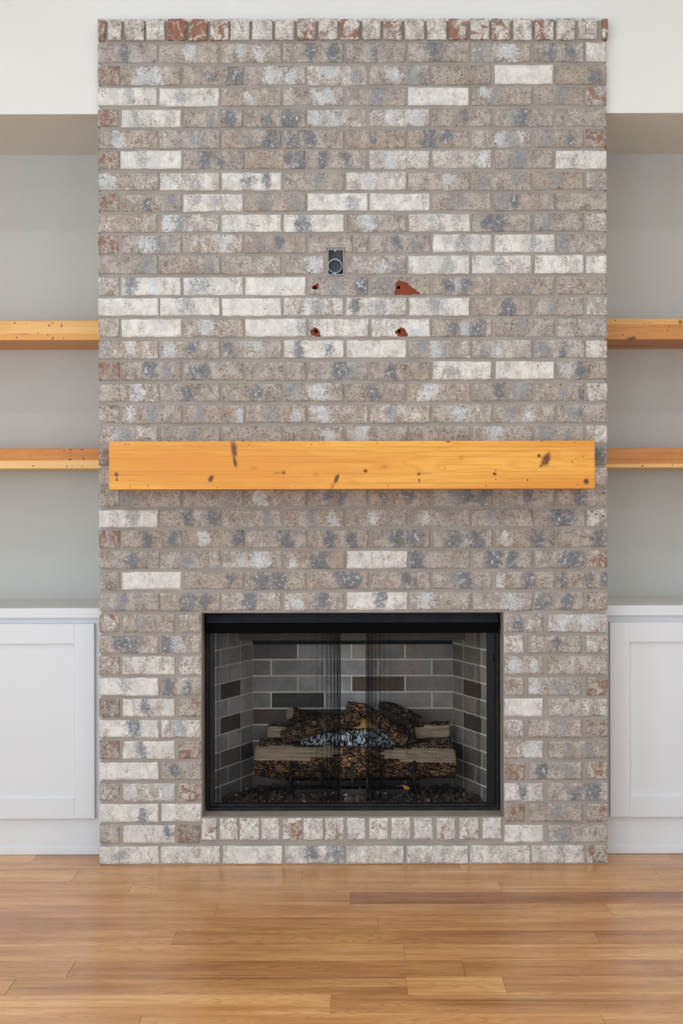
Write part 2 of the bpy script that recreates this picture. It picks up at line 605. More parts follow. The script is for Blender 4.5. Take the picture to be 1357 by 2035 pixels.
wall_with_windows('wall_rear', True, ROOM_Y0 - 0.12, ROOM_Y0, ROOM_X0, ROOM_X1, REARW)
wall_with_windows('wall_left', False, ROOM_X0 - 0.12, ROOM_X0, ROOM_Y0, BACK_Y, LEFTW)
ng = NT('window_glass')
ng.out((0.95, 0.97, 1, 1), 0.02)
ng.b.inputs['Transmission Weight'].default_value = 1.0
ng.b.inputs['IOR'].default_value = 1.05
M_GLASS = ng.m
wi = 0
for horiz, wins, f0 in ((True, REARW, ROOM_Y0 - 0.08), (False, LEFTW, ROOM_X0 - 0.08)):
    for c, w, pw in wins:
        wi += 1
        root = structure(empty('window_%d' % wi, (c, f0, WZ0) if horiz else (f0, c, WZ0)))
        h = WZ1 - WZ0
        def wb(nm, a0, a1, z0, z1, t0, t1, m):
            if horiz:
                return box_obj(nm, a0, a1, t0, t1, z0, z1, m, root)
            return box_obj(nm, t0, t1, a0, a1, z0, z1, m, root)
        wb('window_frame', -w / 2, -w / 2 + 0.05, 0, h, -0.03, 0.04, M_TRIM)
        wb('window_frame', w / 2 - 0.05, w / 2, 0, h, -0.03, 0.04, M_TRIM)
        wb('window_frame', -w / 2 + 0.05, w / 2 - 0.05, h - 0.05, h, -0.03, 0.04, M_TRIM)
        wb('window_sill', -w / 2 + 0.05, w / 2 - 0.05, 0, 0.05, -0.03, 0.04, M_TRIM)
        wb('window_rail', -w / 2 + 0.05, w / 2 - 0.05, h / 2 - 0.02, h / 2 + 0.02, -0.02, 0.03, M_TRIM)
        wb('pane', -w / 2 + 0.05, w / 2 - 0.05, 0.05, h / 2 - 0.02, -0.004, 0.004, M_GLASS)
        wb('pane', -w / 2 + 0.05, w / 2 - 0.05, h / 2 + 0.02, h - 0.05, -0.004, 0.004, M_GLASS)

# ------------------------------------------------------------------ floor of planks
floor = structure(box_obj('floor', ROOM_X0, ROOM_X1, ROOM_Y0, BACK_Y, -0.06, -0.0125, mat_plain('subfloor', (90, 66, 46), 0.8)))
PW = 0.1265
Y_TOP = 0.180                      # far edge of the first row
# rows from the far wall: list of (joint pixel x at the row's middle, ...) with the tone of each piece
ROWS = [
    ([71, 760, 1330], [.80, .52, .70, .45]),
    ([912], [.72, .50]),
    ([148, 601, 1309], [.80, .62, .74, .66]),
    ([260, 994], [.72, .66, .72]),
    ([696], [.74, .06]),
    ([430, 1212], [.66, .72, .40]),
    ([751], [.44, .66]),
    ([346, 1186], [.58, .44, .30]),
    ([803], [.62, .74]),
    ([141, 921], [.44, .34, .40]),
    ([21, 808, 1003], [.66, .42, .82, .64]),
    ([657], [.86, .46]),
    ([275, 1203], [.60, .70, .62]),
    ([480, 1010], [.5, .7, .4]),
]
rows_total = int((Y_TOP - ROOM_Y0) / PW) + 1
rs = random.Random(5)
def plank(x0, x1, y0, y1, tone):
    bm = bmesh.new()
    g, b = 0.0002, 0.0007
    x0 += g; x1 -= g; y0 += g; y1 -= g
    lo = [bm.verts.new(v) for v in ((x0, y0, -0.0125), (x1, y0, -0.0125), (x1, y1, -0.0125), (x0, y1, -0.0125))]
    md = [bm.verts.new(v) for v in ((x0, y0, -b), (x1, y0, -b), (x1, y1, -b), (x0, y1, -b))]
    hi = [bm.verts.new(v) for v in ((x0 + b, y0 + b, 0), (x1 - b, y0 + b, 0), (x1 - b, y1 - b, 0), (x0 + b, y1 - b, 0))]
    bm.faces.new(hi)
    for i in range(4):
        j = (i + 1) % 4
        bm.faces.new((lo[i], lo[j], md[j], md[i]))
        bm.faces.new((md[i], md[j], hi[j], hi[i]))
    o = mesh_obj('plank', bm, M_FLOOR, floor)
    o['seed'] = rs.uniform(0, 20)
    o['tone'] = float(max(0, min(1, tone)))
    o['redness'] = rs.uniform(0, 0.6)
for r in range(rows_total):
    y1 = Y_TOP - r * PW
    y0 = max(y1 - PW, ROOM_Y0)
    if r < len(ROWS):
        dm = (y0 + y1) / 2 + D
        js = [PX(unroll(j, 1017.5 + F * CH / dm)[0], dm) for j in ROWS[r][0]]
        tn = list(ROWS[r][1])
        # carry on beyond the picture
        x = js[0]
        first = [tn[0]]
        while x > ROOM_X0 + 1.5:
            x -= rs.uniform(1.0, 1.7)
            js.insert(0, x); tn.insert(0, rs.uniform(.35, .8))
        x = js[-1]
        while x < ROOM_X1 - 1.5:
            x += rs.uniform(1.0, 1.7)
            js.append(x); tn.append(rs.uniform(.35, .8))
    else:
        js, x = [], ROOM_X0 + rs.uniform(0.5, 1.6)
        while x < ROOM_X1 - 0.3:
            js.append(x); x += rs.uniform(1.0, 2.0)
        tn = [rs.uniform(.3, .8) for _ in range(len(js) + 1)]
    ed = [ROOM_X0] + [j for j in js if ROOM_X0 + 0.05 < j < ROOM_X1 - 0.05] + [ROOM_X1]
    for i in range(len(ed) - 1):
        plank(ed[i], ed[i + 1], y0, y1, tn[min(i, len(tn) - 1)] + rs.uniform(-.03, .03))

# ------------------------------------------------------------------ brick chimney breast
chimney = empty('brick_chimney_breast', ((CH_X0 + CH_X1) / 2, 0.06, 0))
tag(chimney, 'tall whitewashed brick chimney breast around the firebox opening', 'fireplace')
OX, OY = chimney.location.x, chimney.location.y
chim_inv = Matrix.Translation(-chimney.location)

OP_X0, OP_X1 = PX(400), PX(1000)
OP_Z1 = PZ(1217)
SILL_Z = PZ(1625.5)
MY = 0.0055                         # mortar face behind the brick face

def into(o, root):
    """parent keeping the world place"""
    o.parent = root
    o.location = o.location - root.location
    return o

# outlet box cavity
BX0, BX1 = PX(unroll(651, 520)[0]), PX(unroll(683, 520)[0])
BZ0, BZ1 = PZ(unroll(667, 546)[1]), PZ(unroll(667, 495)[1])
bm = bmesh.new()
e = 0.006
q = 0.0005
box(bm, CH_X0 + e, CH_X1 - e, MY, 0.0245, HEAD_Z - 0.003, CH_TOP - 0.004)
box(bm, CH_X0 + e, CH_X1 - e, MY, 0.110, BZ1 + q, HEAD_Z - 0.003)
box(bm, CH_X0 + e, BX0 - q, MY, 0.110, BZ0 - q, BZ1 + q)
box(bm, BX1 + q, CH_X1 - e, MY, 0.110, BZ0 - q, BZ1 + q)
box(bm, BX0 - q, BX1 + q, 0.060, 0.110, BZ0 - q, BZ1 + q)
def zpt(zx, zy):
    """point of the 5.219x close-up of (590, 480)"""
    x, y = unroll(590 + zx / 5.219, 480 + zy / 5.219)
    return PX(x), PZ(y)
HR = 0.0052
HOLES = [(zpt(187, 477), zpt(1055, 474)), (zpt(194, 931), zpt(1062, 931))]
zc = BZ0 - q
hw = HR + 0.001
for (ha, hb) in HOLES:
    zl, zh = min(ha[1], hb[1]) - hw, max(ha[1], hb[1]) + hw
    box(bm, CH_X0 + e, CH_X1 - e, MY, 0.110, zh, zc)
    box(bm, CH_X0 + e, ha[0] - hw, MY, 0.110, zl, zh)
    box(bm, ha[0] - hw, ha[0] + hw, 0.05, 0.110, zl, zh)
    box(bm, ha[0] + hw, hb[0] - hw, MY, 0.110, zl, zh)
    box(bm, hb[0] - hw, hb[0] + hw, 0.05, 0.110, zl, zh)
    box(bm, hb[0] + hw, CH_X1 - e, MY, 0.110, zl, zh)
    zc = zl
box(bm, CH_X0 + e, CH_X1 - e, MY, 0.110, OP_Z1, zc)
box(bm, CH_X0 + e, OP_X0, MY, 0.110, SILL_Z, OP_Z1)
box(bm, OP_X1, CH_X1 - e, MY, 0.110, SILL_Z, OP_Z1)
box(bm, CH_X0 + e, CH_X1 - e, MY, 0.110, 0.0, SILL_Z)
bmesh.ops.remove_doubles(bm, verts=bm.verts[:], dist=1e-6)
core = mesh_obj('mortar', bm, M_MORTAR)
into(core, chimney)

def boolean(o, cutter_bm, n_mats=None):
    c = mesh_obj('cutter', cutter_bm, None)
    for m in o.data.materials:
        c.data.materials.append(m)
    mod = o.modifiers.new('cut', 'BOOLEAN')
    mod.object = c
    mod.operation = 'DIFFERENCE'
    mod.solver = 'EXACT'
    bpy.context.view_layer.update()
    dg = bpy.context.evaluated_depsgraph_get()
    me = bpy.data.meshes.new_from_object(o.evaluated_get(dg))
    o.modifiers.clear()
    o.data = me
    bpy.data.objects.remove(c)

structure_sill = box_obj('sill_mortar', OP_X0 + 0.0005, OP_X1 - 0.0005, 0.012, 0.110, SILL_Z - 0.004, SILL_Z + 0.002, M_SILLM)
into(structure_sill, chimney)

rb = random.Random(3)
def brick_mesh(w, h, dep, seed, jit=0.0016):
    """front face at y = 0 on the xz plane, centred; ragged edges, slightly pillowed"""
    r = random.Random(seed)
    nx = max(4, int(w / 0.022))
    nz = 3
    bm = bmesh.new()
    fr = {}
    ph = r.uniform(0, 100)
    for i in range(nx + 1):
        for k in range(nz + 1):
            x = -w / 2 + w * i / nx
            z = -h / 2 + h * k / nz
            edge = (i in (0, nx)) or (k in (0, nz))
            y = 0.0
            if edge:
                y = 0.0018 + r.uniform(0, 0.0016)
                if i in (0, nx):
                    x += r.uniform(-jit, jit * 0.4) * (1 if i == nx else -1)
                if k in (0, nz):
                    z += r.uniform(-jit * 1.1, jit * 0.4) * (1 if k == nz else -1)
            else:
                if i == 1: x = -w / 2 + 0.004 + r.uniform(0, 0.002)
                if i == nx - 1: x = w / 2 - 0.004 - r.uniform(0, 0.002)
                if k == 1: z = -h / 2 + 0.0045 + r.uniform(0, 0.003)
                if k == nz - 1: z = h / 2 - 0.0045 - r.uniform(0, 0.003)
                y = r.uniform(-0.0007, 0.0007)
            fr[i, k] = bm.verts.new((x, y, z))
    for i in range(nx):
        for k in range(nz):
            bm.faces.new((fr[i, k], fr[i + 1, k], fr[i + 1, k + 1], fr[i, k + 1]))
    loop = [fr[i, 0] for i in range(nx + 1)] + [fr[nx, k] for k in range(1, nz + 1)] + \
           [fr[i, nz] for i in range(nx - 1, -1, -1)] + [fr[0, k] for k in range(nz - 1, 0, -1)]
    back = [bm.verts.new((v.co.x, dep, v.co.z)) for v in loop]
    n = len(loop)
    for i in range(n):
        j = (i + 1) % n
        bm.faces.new((loop[j], loop[i], back[i], back[j]))
    bm.faces.new(back[::-1])
    me = bpy.data.meshes.new('brick')
    bm.normal_update()
    bm.to_mesh(me)
    bm.free()
    return me

CACHE = {}
def get_mesh(w, h, dep, jit, ends):
    key = (round(w / 0.012), round(h / 0.006), round(dep, 3), ends)
    lst = CACHE.setdefault(key, [])
    if len(lst) < 7:
        me = brick_mesh(w, h, dep, rb.randint(0, 99999), jit)
        me['w'] = w; me['h'] = h
        me.materials.append(M_BRICKE if ends else M_BRICK)
        lst.append(me)
        return me
    return rb.choice(lst)

KIND = {'d': (1.0, 0.0, 0.0), 'l': (0.0, 1.0, 0.0), 'b': (0.0, 0.0, 1.0)}
NB = [0]
def set_look(o, code, x0, x1, z0, z1, end=0.0):
    tok = code.split()
    w = int(tok[0])
    o['seed'] = rb.uniform(0, 40)
    o['wash'] = max(0.0, (w - 1.5) / 7.5 + rb.uniform(-.05, .05))
    o['warm'] = max(0.0, rb.gauss(0.12, 0.16))
    red = pit = 0.0
    k = 0
    for t in tok[1:]:
        if t[0] == 'R':
            red = float(t[1:])
        elif t[0] == 'r':
            red = 0.56
        elif t[0] == 'k':
            pit = 0.5
        elif t[0] in KIND and k < 3:
            k += 1
            u = (int(t[1]) + 0.5) / 10 if len(t) > 1 else 0.5
            sz = rb.uniform(0.014, 0.028)
            o['blot%d' % k] = [x0 + (x1 - x0) * u + rb.uniform(-.004, .004),
                               (z0 + z1) / 2 + rb.uniform(-.009, .009), sz]
            o['kind%d' % k] = list(KIND[t[0]])
    for q in range(k + 1, 4):
        o['blot%d' % q] = [0.0, -5.0, 0.02]
        o['kind%d' % q] = [0.0, 0.0, 0.0]
    o['red'] = red
    o['pit'] = max(pit, 0.28 if w <= 4 else 0.1)
    o['endcut'] = end

def lay(name, xa, xb, ya, yb, code, corner=False, proud=0.0, end=0.0, jit=0.0016):
    """brick between unrolled pixel edges"""
    x0, x1 = PX(xa), PX(xb)
    z1, z0 = PZ(ya), PZ(yb)
    w, h = x1 - x0, z1 - z0
    dep = 0.024 - (0 if z0 > HEAD_Z - 0.05 else 0.0)
    if corner and z1 < HEAD_Z:
        dep = 0.105
    me = get_mesh(w, h, dep, jit, end > 0)
    o = link(name, me, None)
    o.scale = (w / me['w'], 1, h / me['h'])
    o.location = ((x0 + x1) / 2, -proud + rb.uniform(-0.0012, 0.0012), (z0 + z1) / 2)
    o.rotation_euler = (0, rb.uniform(-0.004, 0.004), 0)
    set_look(o, code, x0, x1, z0, z1, end)
    into(o, chimney)
    NB[0] += 1
    return o

RT = [85.7, 130.6, 174, 217, 258, 299.7, 343, 385, 426, 466.8, 508.3, 551, 592.5, 634.5, 677, 719.5, 762.5, 805, 847.5,
      889, 930, 971, 1013, 1053.5, 1095.6, 1137, 1178.5, 1221, 1263.5, 1304.5, 1347, 1389, 1431, 1473, 1515, 1557, 1598, 1640, 1682]
RB_ = [124, 169, 210, 252, 294.6, 336, 378.5, 419.5, 461, 502.6, 544.5, 587, 628.3, 670, 712.3, 755.5, 798.3, 841.5, 883,
       925.5, 966, 1007, 1047.5, 1089, 1130.6, 1171.5, 1214, 1257, 1298.5, 1341, 1382.5, 1424.5, 1466, 1508, 1550, 1592.5, 1634, 1676, 1717.5]
LA = [196, 242, 365, 488, 612.2, 735.4, 860, 984, 1107, 1212]
LB = [196, 318, 441.6, 564.8, 689, 813, 938.8, 1062.5, 1166, 1212]
A_END = [237, 360.6, 484, 608.2, 731, 855, 978, 1102, 1207]
B_END = [314.5, 437.5, 559.5, 684, 808.5, 934.3, 1057.5, 1161, 1207]
CODES = {
 1: "3 d4|4 l4 l5|4 l3 l6|4 d4 d8|3 d4|3 d4|4 l5 l6 b1|3 d3 d7|8 R.2",
 2: "4 r|4 l3 l5|3 d8 d4|4 l4 l7|5 l3 b8|4 b7 l4|2 k|9|2 d7",
 3: "8 b5|8 b3|4 l4|4 l5 l7|3 b4 b5|9 k|3 l2 b3|2 b5|5 r k",
 4: "4 r|8 b2|3 b4 d7|3 d3 d7|4 l1 l4|5 l3 l7|3 d5|3 d4 b3|2",
 5: "4 l3 b2|4 b6|3 b4 d8|3 d1 d4|3 d4|3 d3 d6|4 l4 b6|2 d7 b2|2 r k",
 6: "4 r|9 b3|2 d3 d6|3 d7 d9|3 d2 d6|6 l3|6 l8|3 b3 b4|8 b3",
 7: "4 l1|7 l1 b5|8 d4 d7|3 b5|7 l3|4 l6|3 b2 b7|3 b4|4 R.2 k",
 8: "3 k r|3 d4 b8|8 b2 b5|3 b3 b8|8 b7|8 l4|3 b4|3 b1 d3|3",
 9: "4|5 b3 l1|8|8 d3|3 b4 l3|8 b4|2 d2 d4|2 b2|6 k R.2",
 10: "4 r k|3 l4 b6|5 l6|3 d5 b2|||8 b5|8 b6|3 b1",
 11: "3 b8|3 b8|4|||8 b6|8 b4|8|8 k R.2",
 12: "5 k|8 d1 l5|8 b2|9|||3 d2 d5 l4|3 b5|3",
 13: "9|8 b4|9|7 b5 k|7 d1 b5|8 b4|3 d6|3 b3|6 k R.25",
 14: "6 k|9|4 l3|9 b9|||4 d3 d7 l5|3 b4|4 k",
 15: "5 l5 b1|4 l1 d5|4 d1 l5|8 d2 d7|8|4 b2 l4 b5|5 l4 b2|4 b1 d5|7 k",
 16: "2 k r|3 d4 b7|3 d1 d3|2 k|3 d5 b7|2 d3 k|8 b3|8|3 l2 d4",
 17: "4 l6|2 k d4|2 k d5|4 b1 l5|2 k d4|5 l3|3 d4 b8|3 b5 d9|6 R.25 k",
 18: "5 r|4 l1 b5|3 b2 l9|4 b4 l8|4 l2|5 b3 k|4 l4|4 b2 l5|3 b2 d4",
 19: "5 b4 k|3 b5|2|2 l7|3 l2|2 k|3 l3|3 b2 b6|6 k",
 20: "2 k r|3|3|3|3|3|3|3|3 d8",
 21: "4 r|3|3|3|3|3|3|3|6 k",
 22: "3 k|3 b1|3 b7|3 l2|2 d3 d5|2 d2 d6|2 b3 d5 d8|2 d5|3 d4",
 23: "9 b5|3 d4 d8|3 b7|4 l8 b4|3 l4 b4|3 l2|3 b3|3 d4 d6|6 k R.2",
 24: "4 r k|3 d4 d8|3 l3 d9|3 d6|3 d3 d7|2 d7 d4|3 d3 d7|3 l1 d7|2 d8",
 25: "3 d5|3 b4|4 l3 l6|3 l1 d4 d6|8|3 d1|3 d3 d6|3 d6 d8|5 k r",
 26: "3 k|9|2 d7|3 d2 d5|3 d5 d7|2 d6|3 d5 b3|3 l0 d5|3 d1 d6 d9",
 27: "3 b3|3 d4 d7|5 d4|4 l2 d6|8 d5|4 l2|4 l6|3 d1 d6|5 k",
}
def row_y(i):
    return RT[i - 1] - .66, RB_[i - 1] - .66

for i in range(1, 28):
    ya, yb = row_y(i)
    A = (i % 2 == 0)
    st, en = (LA, A_END) if A else (LB, B_END)
    cs = CODES[i].split('|')
    for k in range(9):
        c = cs[k]
        if c == '':
            continue
        hdr = (A and k == 0) or ((not A) and k == 8)
        j0 = 0 if k == 0 else rb.uniform(-1.2, 1.2)
        j1 = 0 if k == 8 else rb.uniform(-1.2, 1.2)
        dyv = rb.uniform(-0.7, 0.7)
        lay('header_brick' if hdr else 'brick', st[k] + j0, en[k] + j1, ya + dyv, yb + dyv + rb.uniform(-.5, .5), c,
            corner=k in (0, 8), end=1.0 if hdr else 0.0)

# bricks by the outlet box and the drilled, chipped bricks
def poly_px(pts, cx, cy):
    return [(PX(unroll(x, y)[0]), PZ(unroll(x, y)[1])) for x, y in pts]

def cut_brick(o, holes, chips, slot=None):
    me = o.data.copy()
    o.data = me
    sx, sz = o.scale.x, o.scale.z
    for v in me.vertices:
        v.co.x *= sx
        v.co.z *= sz
    o.scale = (1, 1, 1)
    me.materials.append(M_CLAY)
    me.materials.append(M_HOLE)
    bpy.context.view_layer.update()
    def tr(pts):
        return pts
    for pts in chips:
        cb = bmesh.new()
        prism(cb, pts, -0.02, 0.0042, 1)
        boolean(o, cb)
    for (hx, hz, r) in holes:
        cb = bmesh.new()
        pts = [(hx + r * math.cos(a * PI / 8), hz + r * math.sin(a * PI / 8)) for a in range(16)]
        prism(cb, pts, -0.02, 0.0225, 2)
        boolean(o, cb)
    if slot:
        cb = bmesh.new()
        box(cb, slot[0], slot[1], -0.03, 0.06, slot[2], slot[3], 0)
        boolean(o, cb)

ya, yb = row_y(10)
o = lay('brick', 614, 700.5, ya, yb, "3")
cut_brick(o, [], [], (BX0 - 0.004, BX1 + 0.004, BZ0 - 0.004, BZ1 + 0.005))
lay('brick', 703, 731.5, ya, yb, "3")
lay('brick', 735, 855, ya, yb, "3 d4 b7")
ya, yb = row_y(11)
lay('brick', 568, 645.5, ya, yb, "4 l7")
lay('brick', 690, 808.5, ya, yb, "4 l5 b8")
def ragged(zpts, seed):
    r = random.Random(seed)
    out = []
    n = len(zpts)
    for i in range(n):
        a, b = zpts[i], zpts[(i + 1) % n]
        out.append(zpt(*a))
        L = math.hypot(b[0] - a[0], b[1] - a[1])
        m = int(L / 16)
        for k in range(1, m):
            t = k / m
            out.append(zpt(a[0] + (b[0] - a[0]) * t + r.uniform(-5, 5), a[1] + (b[1] - a[1]) * t + r.uniform(-5, 5)))
    return out
ya, yb = row_y(12)
o = lay('brick', 614, 732, ya, yb, "3 b4 d9")
cut_brick(o, [zpt(187, 477) + (HR,)], [ragged([(152, 465), (165, 495), (205, 500), (226, 485), (222, 437), (190, 445)], 1)])
o = lay('brick', 738.5, 855, ya, yb, "3 b3 b1")
cut_brick(o, [zpt(1055, 474) + (HR,)], [ragged([(1012, 535), (1018, 553), (1150, 551), (1283, 545), (1200, 480), (1130, 425), (1058, 402), (1022, 432), (1022, 490)], 2)])
ya, yb = row_y(14)
o = lay('brick', 614.5, 733, ya, yb, "8 b0")
cut_brick(o, [zpt(194, 931) + (HR,)], [ragged([(140, 920), (147, 965), (205, 992), (248, 990), (238, 950), (215, 905), (180, 892)], 3)])
o = lay('brick', 739, 855, ya, yb, "8 l7")
cut_brick(o, [zpt(1062, 931) + (HR,)], [ragged([(1010, 940), (1045, 975), (1075, 990), (1145, 985), (1150, 965), (1120, 908), (1072, 890)], 4)])

# piers either side of the opening
LP = {28: "5 R.3|4 b3|5 k", 29: "5 d3 d5|4 d1 l3", 30: "5 k|7|6 k", 31: "9 b4|4 d2 d6", 32: "4 r k|8 d4|4 r",
      33: "8 d5|7 b4", 34: "4 r k|8 d3|4 r", 35: "9|3 d3", 36: "4 k|6 l1 l8|5 r", 37: "8 d7|8", 38: "4 k|8 d8|2 r k"}
RP = {28: "4 d3|5 l2 l6", 29: "7|4 d5|6 k", 30: "4 l2 l7|5", 31: "5 k|4 l1 b6|4 r k", 32: "9|5", 33: "5 R.3 k|4 b6|5 r k",
      34: "5 l7|3 b3 b6", 35: "4 r|3 d2 b6|5 r k", 36: "7 d4|4 d4 d7", 37: "3 r|3 b5|5 r", 38: "8|3 R.1 b2"}
for i in range(28, 39):
    ya, yb = row_y(i)
    sh = (ya - 1017.5) * ROLL
    c = LP[i].split('|')
    if i % 2 == 0:
        t = (i - 28) / 10
        e = [(196, 236), (242.5, 346 + t * .5), (355 - t * 4, 398.5 - 3 * (i == 38))]
    else:
        e = [(196, 313.5), (319.5, 398.5)]
    for k, (a, b) in enumerate(e):
        hd = (b - a) < 60
        lay('header_brick' if hd else 'brick', a, b, ya, yb, c[k], corner=True, end=1.0 if hd else 0.0)
    c = RP[i].split('|')
    if i % 2 == 0:
        e = [(1001, 1078.5), (1088.5, 1207)]
    else:
        t = (i - 29) / 8
        e = [(1001, 1039.5 + t * 2), (1048.5 + t * 2, 1154 + t * 2), (1165, 1207)]
    for k, (a, b) in enumerate(e):
        hd = (b - a) < 60
        lay('header_brick' if hd else 'brick', a, b, ya + .9, yb + .9, c[k], corner=True, end=1.0 if hd else 0.0)
# base course
ya, yb = row_y(39)
for k, (a, b, c) in enumerate([(196, 313.5, "8 b3"), (318, 435.5, "7"), (441.5, 559.5, "8"), (564.5, 682, "6 d4 d8"), (687, 800, "7"),
                (807.5, 929, "7"), (932.5, 1052.5, "7"), (1055, 1160, "6"), (1164.5, 1207, "5 r k")]):
    hd = (b - a) < 60
    lay('header_brick' if hd else 'brick', a, b, ya, yb, c, corner=True, end=1.0 if hd else 0.0)
# rowlock sill under the firebox
SR = [(401, 430.6), (436, 472), (476, 515), (519, 555), (562, 598.6), (603, 641.6), (646, 683), (690, 726), (733, 771),
      (777.5, 815), (822, 860), (868, 905), (913, 951), (958.6, 996)]
for k, (a, b) in enumerate(SR):
    red = [.35, .25, .35, .2, .5, .2, .3, .3, .22, .2, .3, .35, .3, .3][k]
    lay('rowlock_brick', a - 1.2, b - 1.2, 1626, 1669, "8 R%.2f" % (red + .12), end=1.0)
# rowlock cap
TR = [(196, 208.6), (214.6, 242), (248, 287), (290.6, 328), (334, 370), (376, 412), (418, 455), (458, 496), (501.5, 542),
      (547, 585), (590.6, 627.6), (633.6, 670.6), (677, 714.7), (720.6, 756.5), (762, 799), (805, 843), (848, 887), (892, 928),
      (934, 972), (977, 1014), (1019.5, 1057), (1062, 1100), (1105, 1142), (1149, 1186), (1196.6, 1207)]
RR = [.6, .35, .35, .2, .72, .74, .6, .2, .22, .2, .6, .4, .6, .3, .5, .3, .25, .62, .5, .55, .2, .62, .35, .3, .75]
for k, (a, b) in enumerate(TR):
    lay('rowlock_brick', a + 1.6, b + 1.6, 38.3 + rb.uniform(-.8, .8), 80 + rb.uniform(-.8, .8), "7 R%.2f" % (RR[k] + .06),
        proud=0.008, end=1.0)

# ------------------------------------------------------------------ outlet box
ob = empty('outlet_box', ((BX0 + BX1) / 2, 0.0, BZ0))
tag(ob, 'small grey plastic outlet box with round conduit set into the brick', 'outlet box')
bm = bmesh.new()
t = 0.0022
fy, by = -0.001, 0.052
box(bm, BX0, BX0 + t, fy, by, BZ0, BZ1)
box(bm, BX1 - t, BX1, fy, by, BZ0, BZ1)
box(bm, BX0 + t, BX1 - t, fy, by, BZ0, BZ0 + t)
box(bm, BX0 + t, BX1 - t, fy, by, BZ1 - t, BZ1)
into(mesh_obj('box_wall', bm, M_PLAST), ob)
into(box_obj('box_back', BX0 + t, BX1 - t, by - 0.002, by, BZ0 + t, BZ1 - t, M_PLASTD), ob)
rcx, rcz = zpt(395, 250)
ro, ri = 0.0232, 0.0214
bm = bmesh.new()
N = 40
rings = []
for (rr, yy) in ((ro, 0.050), (ro, 0.001), (ri, 0.001), (ri, 0.050)):
    rings.append([bm.verts.new((rcx + rr * math.cos(2 * PI * k / N), yy, rcz + rr * math.sin(2 * PI * k / N))) for k in range(N)])
for a in range(4):
    b = (a + 1) % 4
    for k in range(N):
        bm.faces.new((rings[a][k], rings[a][(k + 1) % N], rings[b][(k + 1) % N], rings[b][k]))
bmesh.ops.recalc_face_normals(bm, faces=bm.faces[:])
c = mesh_obj('conduit_ring', bm, M_PLAST)
smooth(c)
into(c, ob)
for (zx, zy) in ((397, 92), (395, 330)):
    x, z = zpt(zx, zy)
    bm = bmesh.new()
    ro2, ri2 = 0.0036, 0.0014
    N = 16
    rings = []
    for (rr, yy) in ((ro2, 0.012), (ro2, 0.0), (ri2, 0.0), (ri2, 0.012)):
        rings.append([bm.verts.new((x + rr * math.cos(2 * PI * k / N), yy, z + rr * math.sin(2 * PI * k / N))) for k in range(N)])
    for a in range(4):
        b = (a + 1) % 4
        for k in range(N):
            bm.faces.new((rings[a][k], rings[a][(k + 1) % N], rings[b][(k + 1) % N], rings[b][k]))
    bmesh.ops.recalc_face_normals(bm, faces=bm.faces[:])
    into(mesh_obj('screw_boss', bm, M_PLAST), ob)

# ------------------------------------------------------------------ mantel beam
MD = 4.34
def mp(px, py):
    x, y = unroll(px, py)
    return PX(x, MD), PZ(y, MD)
mx0, mz1 = mp(216.5, 877.5)
mx1, mz0 = mp(1182, 971)
knots = []
def kn(px, py, rx, rz, tilt=0.0, st=1.0):
    x, z = mp(px, py)
    s = MD / F
    knots.append((x, z, rx * s, rz * s, tilt, st))
kn(465, 893, 7, 19, 0.12, .85); kn(467, 917, 4, 14, 0.2, .95); kn(461, 884, 5, 12, 0.0, .6)
kn(231, 943, 5, 5); kn(232, 953, 2.5, 4); kn(419, 951, 6, 8, -0.5); kn(564, 939, 4, 4); kn(553, 940, 9, 1.6, 0, .6)
kn(669, 951, 5, 12, -0.45); kn(660, 967, 4, 8, -0.5, .5); kn(726, 936, 5, 4); kn(832, 942, 4, 3.5); kn(833, 955, 2, 6, 0, .8)
kn(845, 941, 14, 2, 0, .4); kn(983, 942, 4.5, 4); kn(985, 935, 1.6, 1.6); kn(985, 953, 1.6, 1.6)
kn(1085, 913, 9, 16, -0.45, 1.0); kn(1071, 906, 4, 4); kn(1075, 926, 3, 3); kn(1165, 957, 6, 7); kn(1048, 954, 1.8, 1.8)
kn(884, 930, 1.6, 1.6); kn(1137, 918, 2, 1.5); kn(890, 877, 6, 3, 0, .7); kn(764, 927, 7, 5, 0, .35); kn(917, 910, 6, 6, 0, .3)
kn(628, 942, 6, 4, 0, .35); kn(505, 930, 8, 3, 0, .3); kn(1077, 876, 3, 1.5)
for (x, y) in ((249, 883), (256, 883), (495, 884), (619, 883), (258, 967), (294, 966), (432, 968), (588, 966), (749, 881), (1142, 879), (966, 965), (1147, 963), (771, 966), (1159, 908)):
    kn(x, y, 2.6, 1.1, 0.7, .7)
M_MANTEL = mat_pine('mantel_pine', (246, 180, 74), (228, 150, 48), knots, (204, 122, 34), None, 14, y0=MD - D)
mantel = box_obj('mantel_beam', mx0, mx1, MD - D, -0.0015, mz0, mz1, M_MANTEL, None, 0.0015)
tag(mantel, 'thick honey pine mantel beam with knots across the brick', 'mantel')

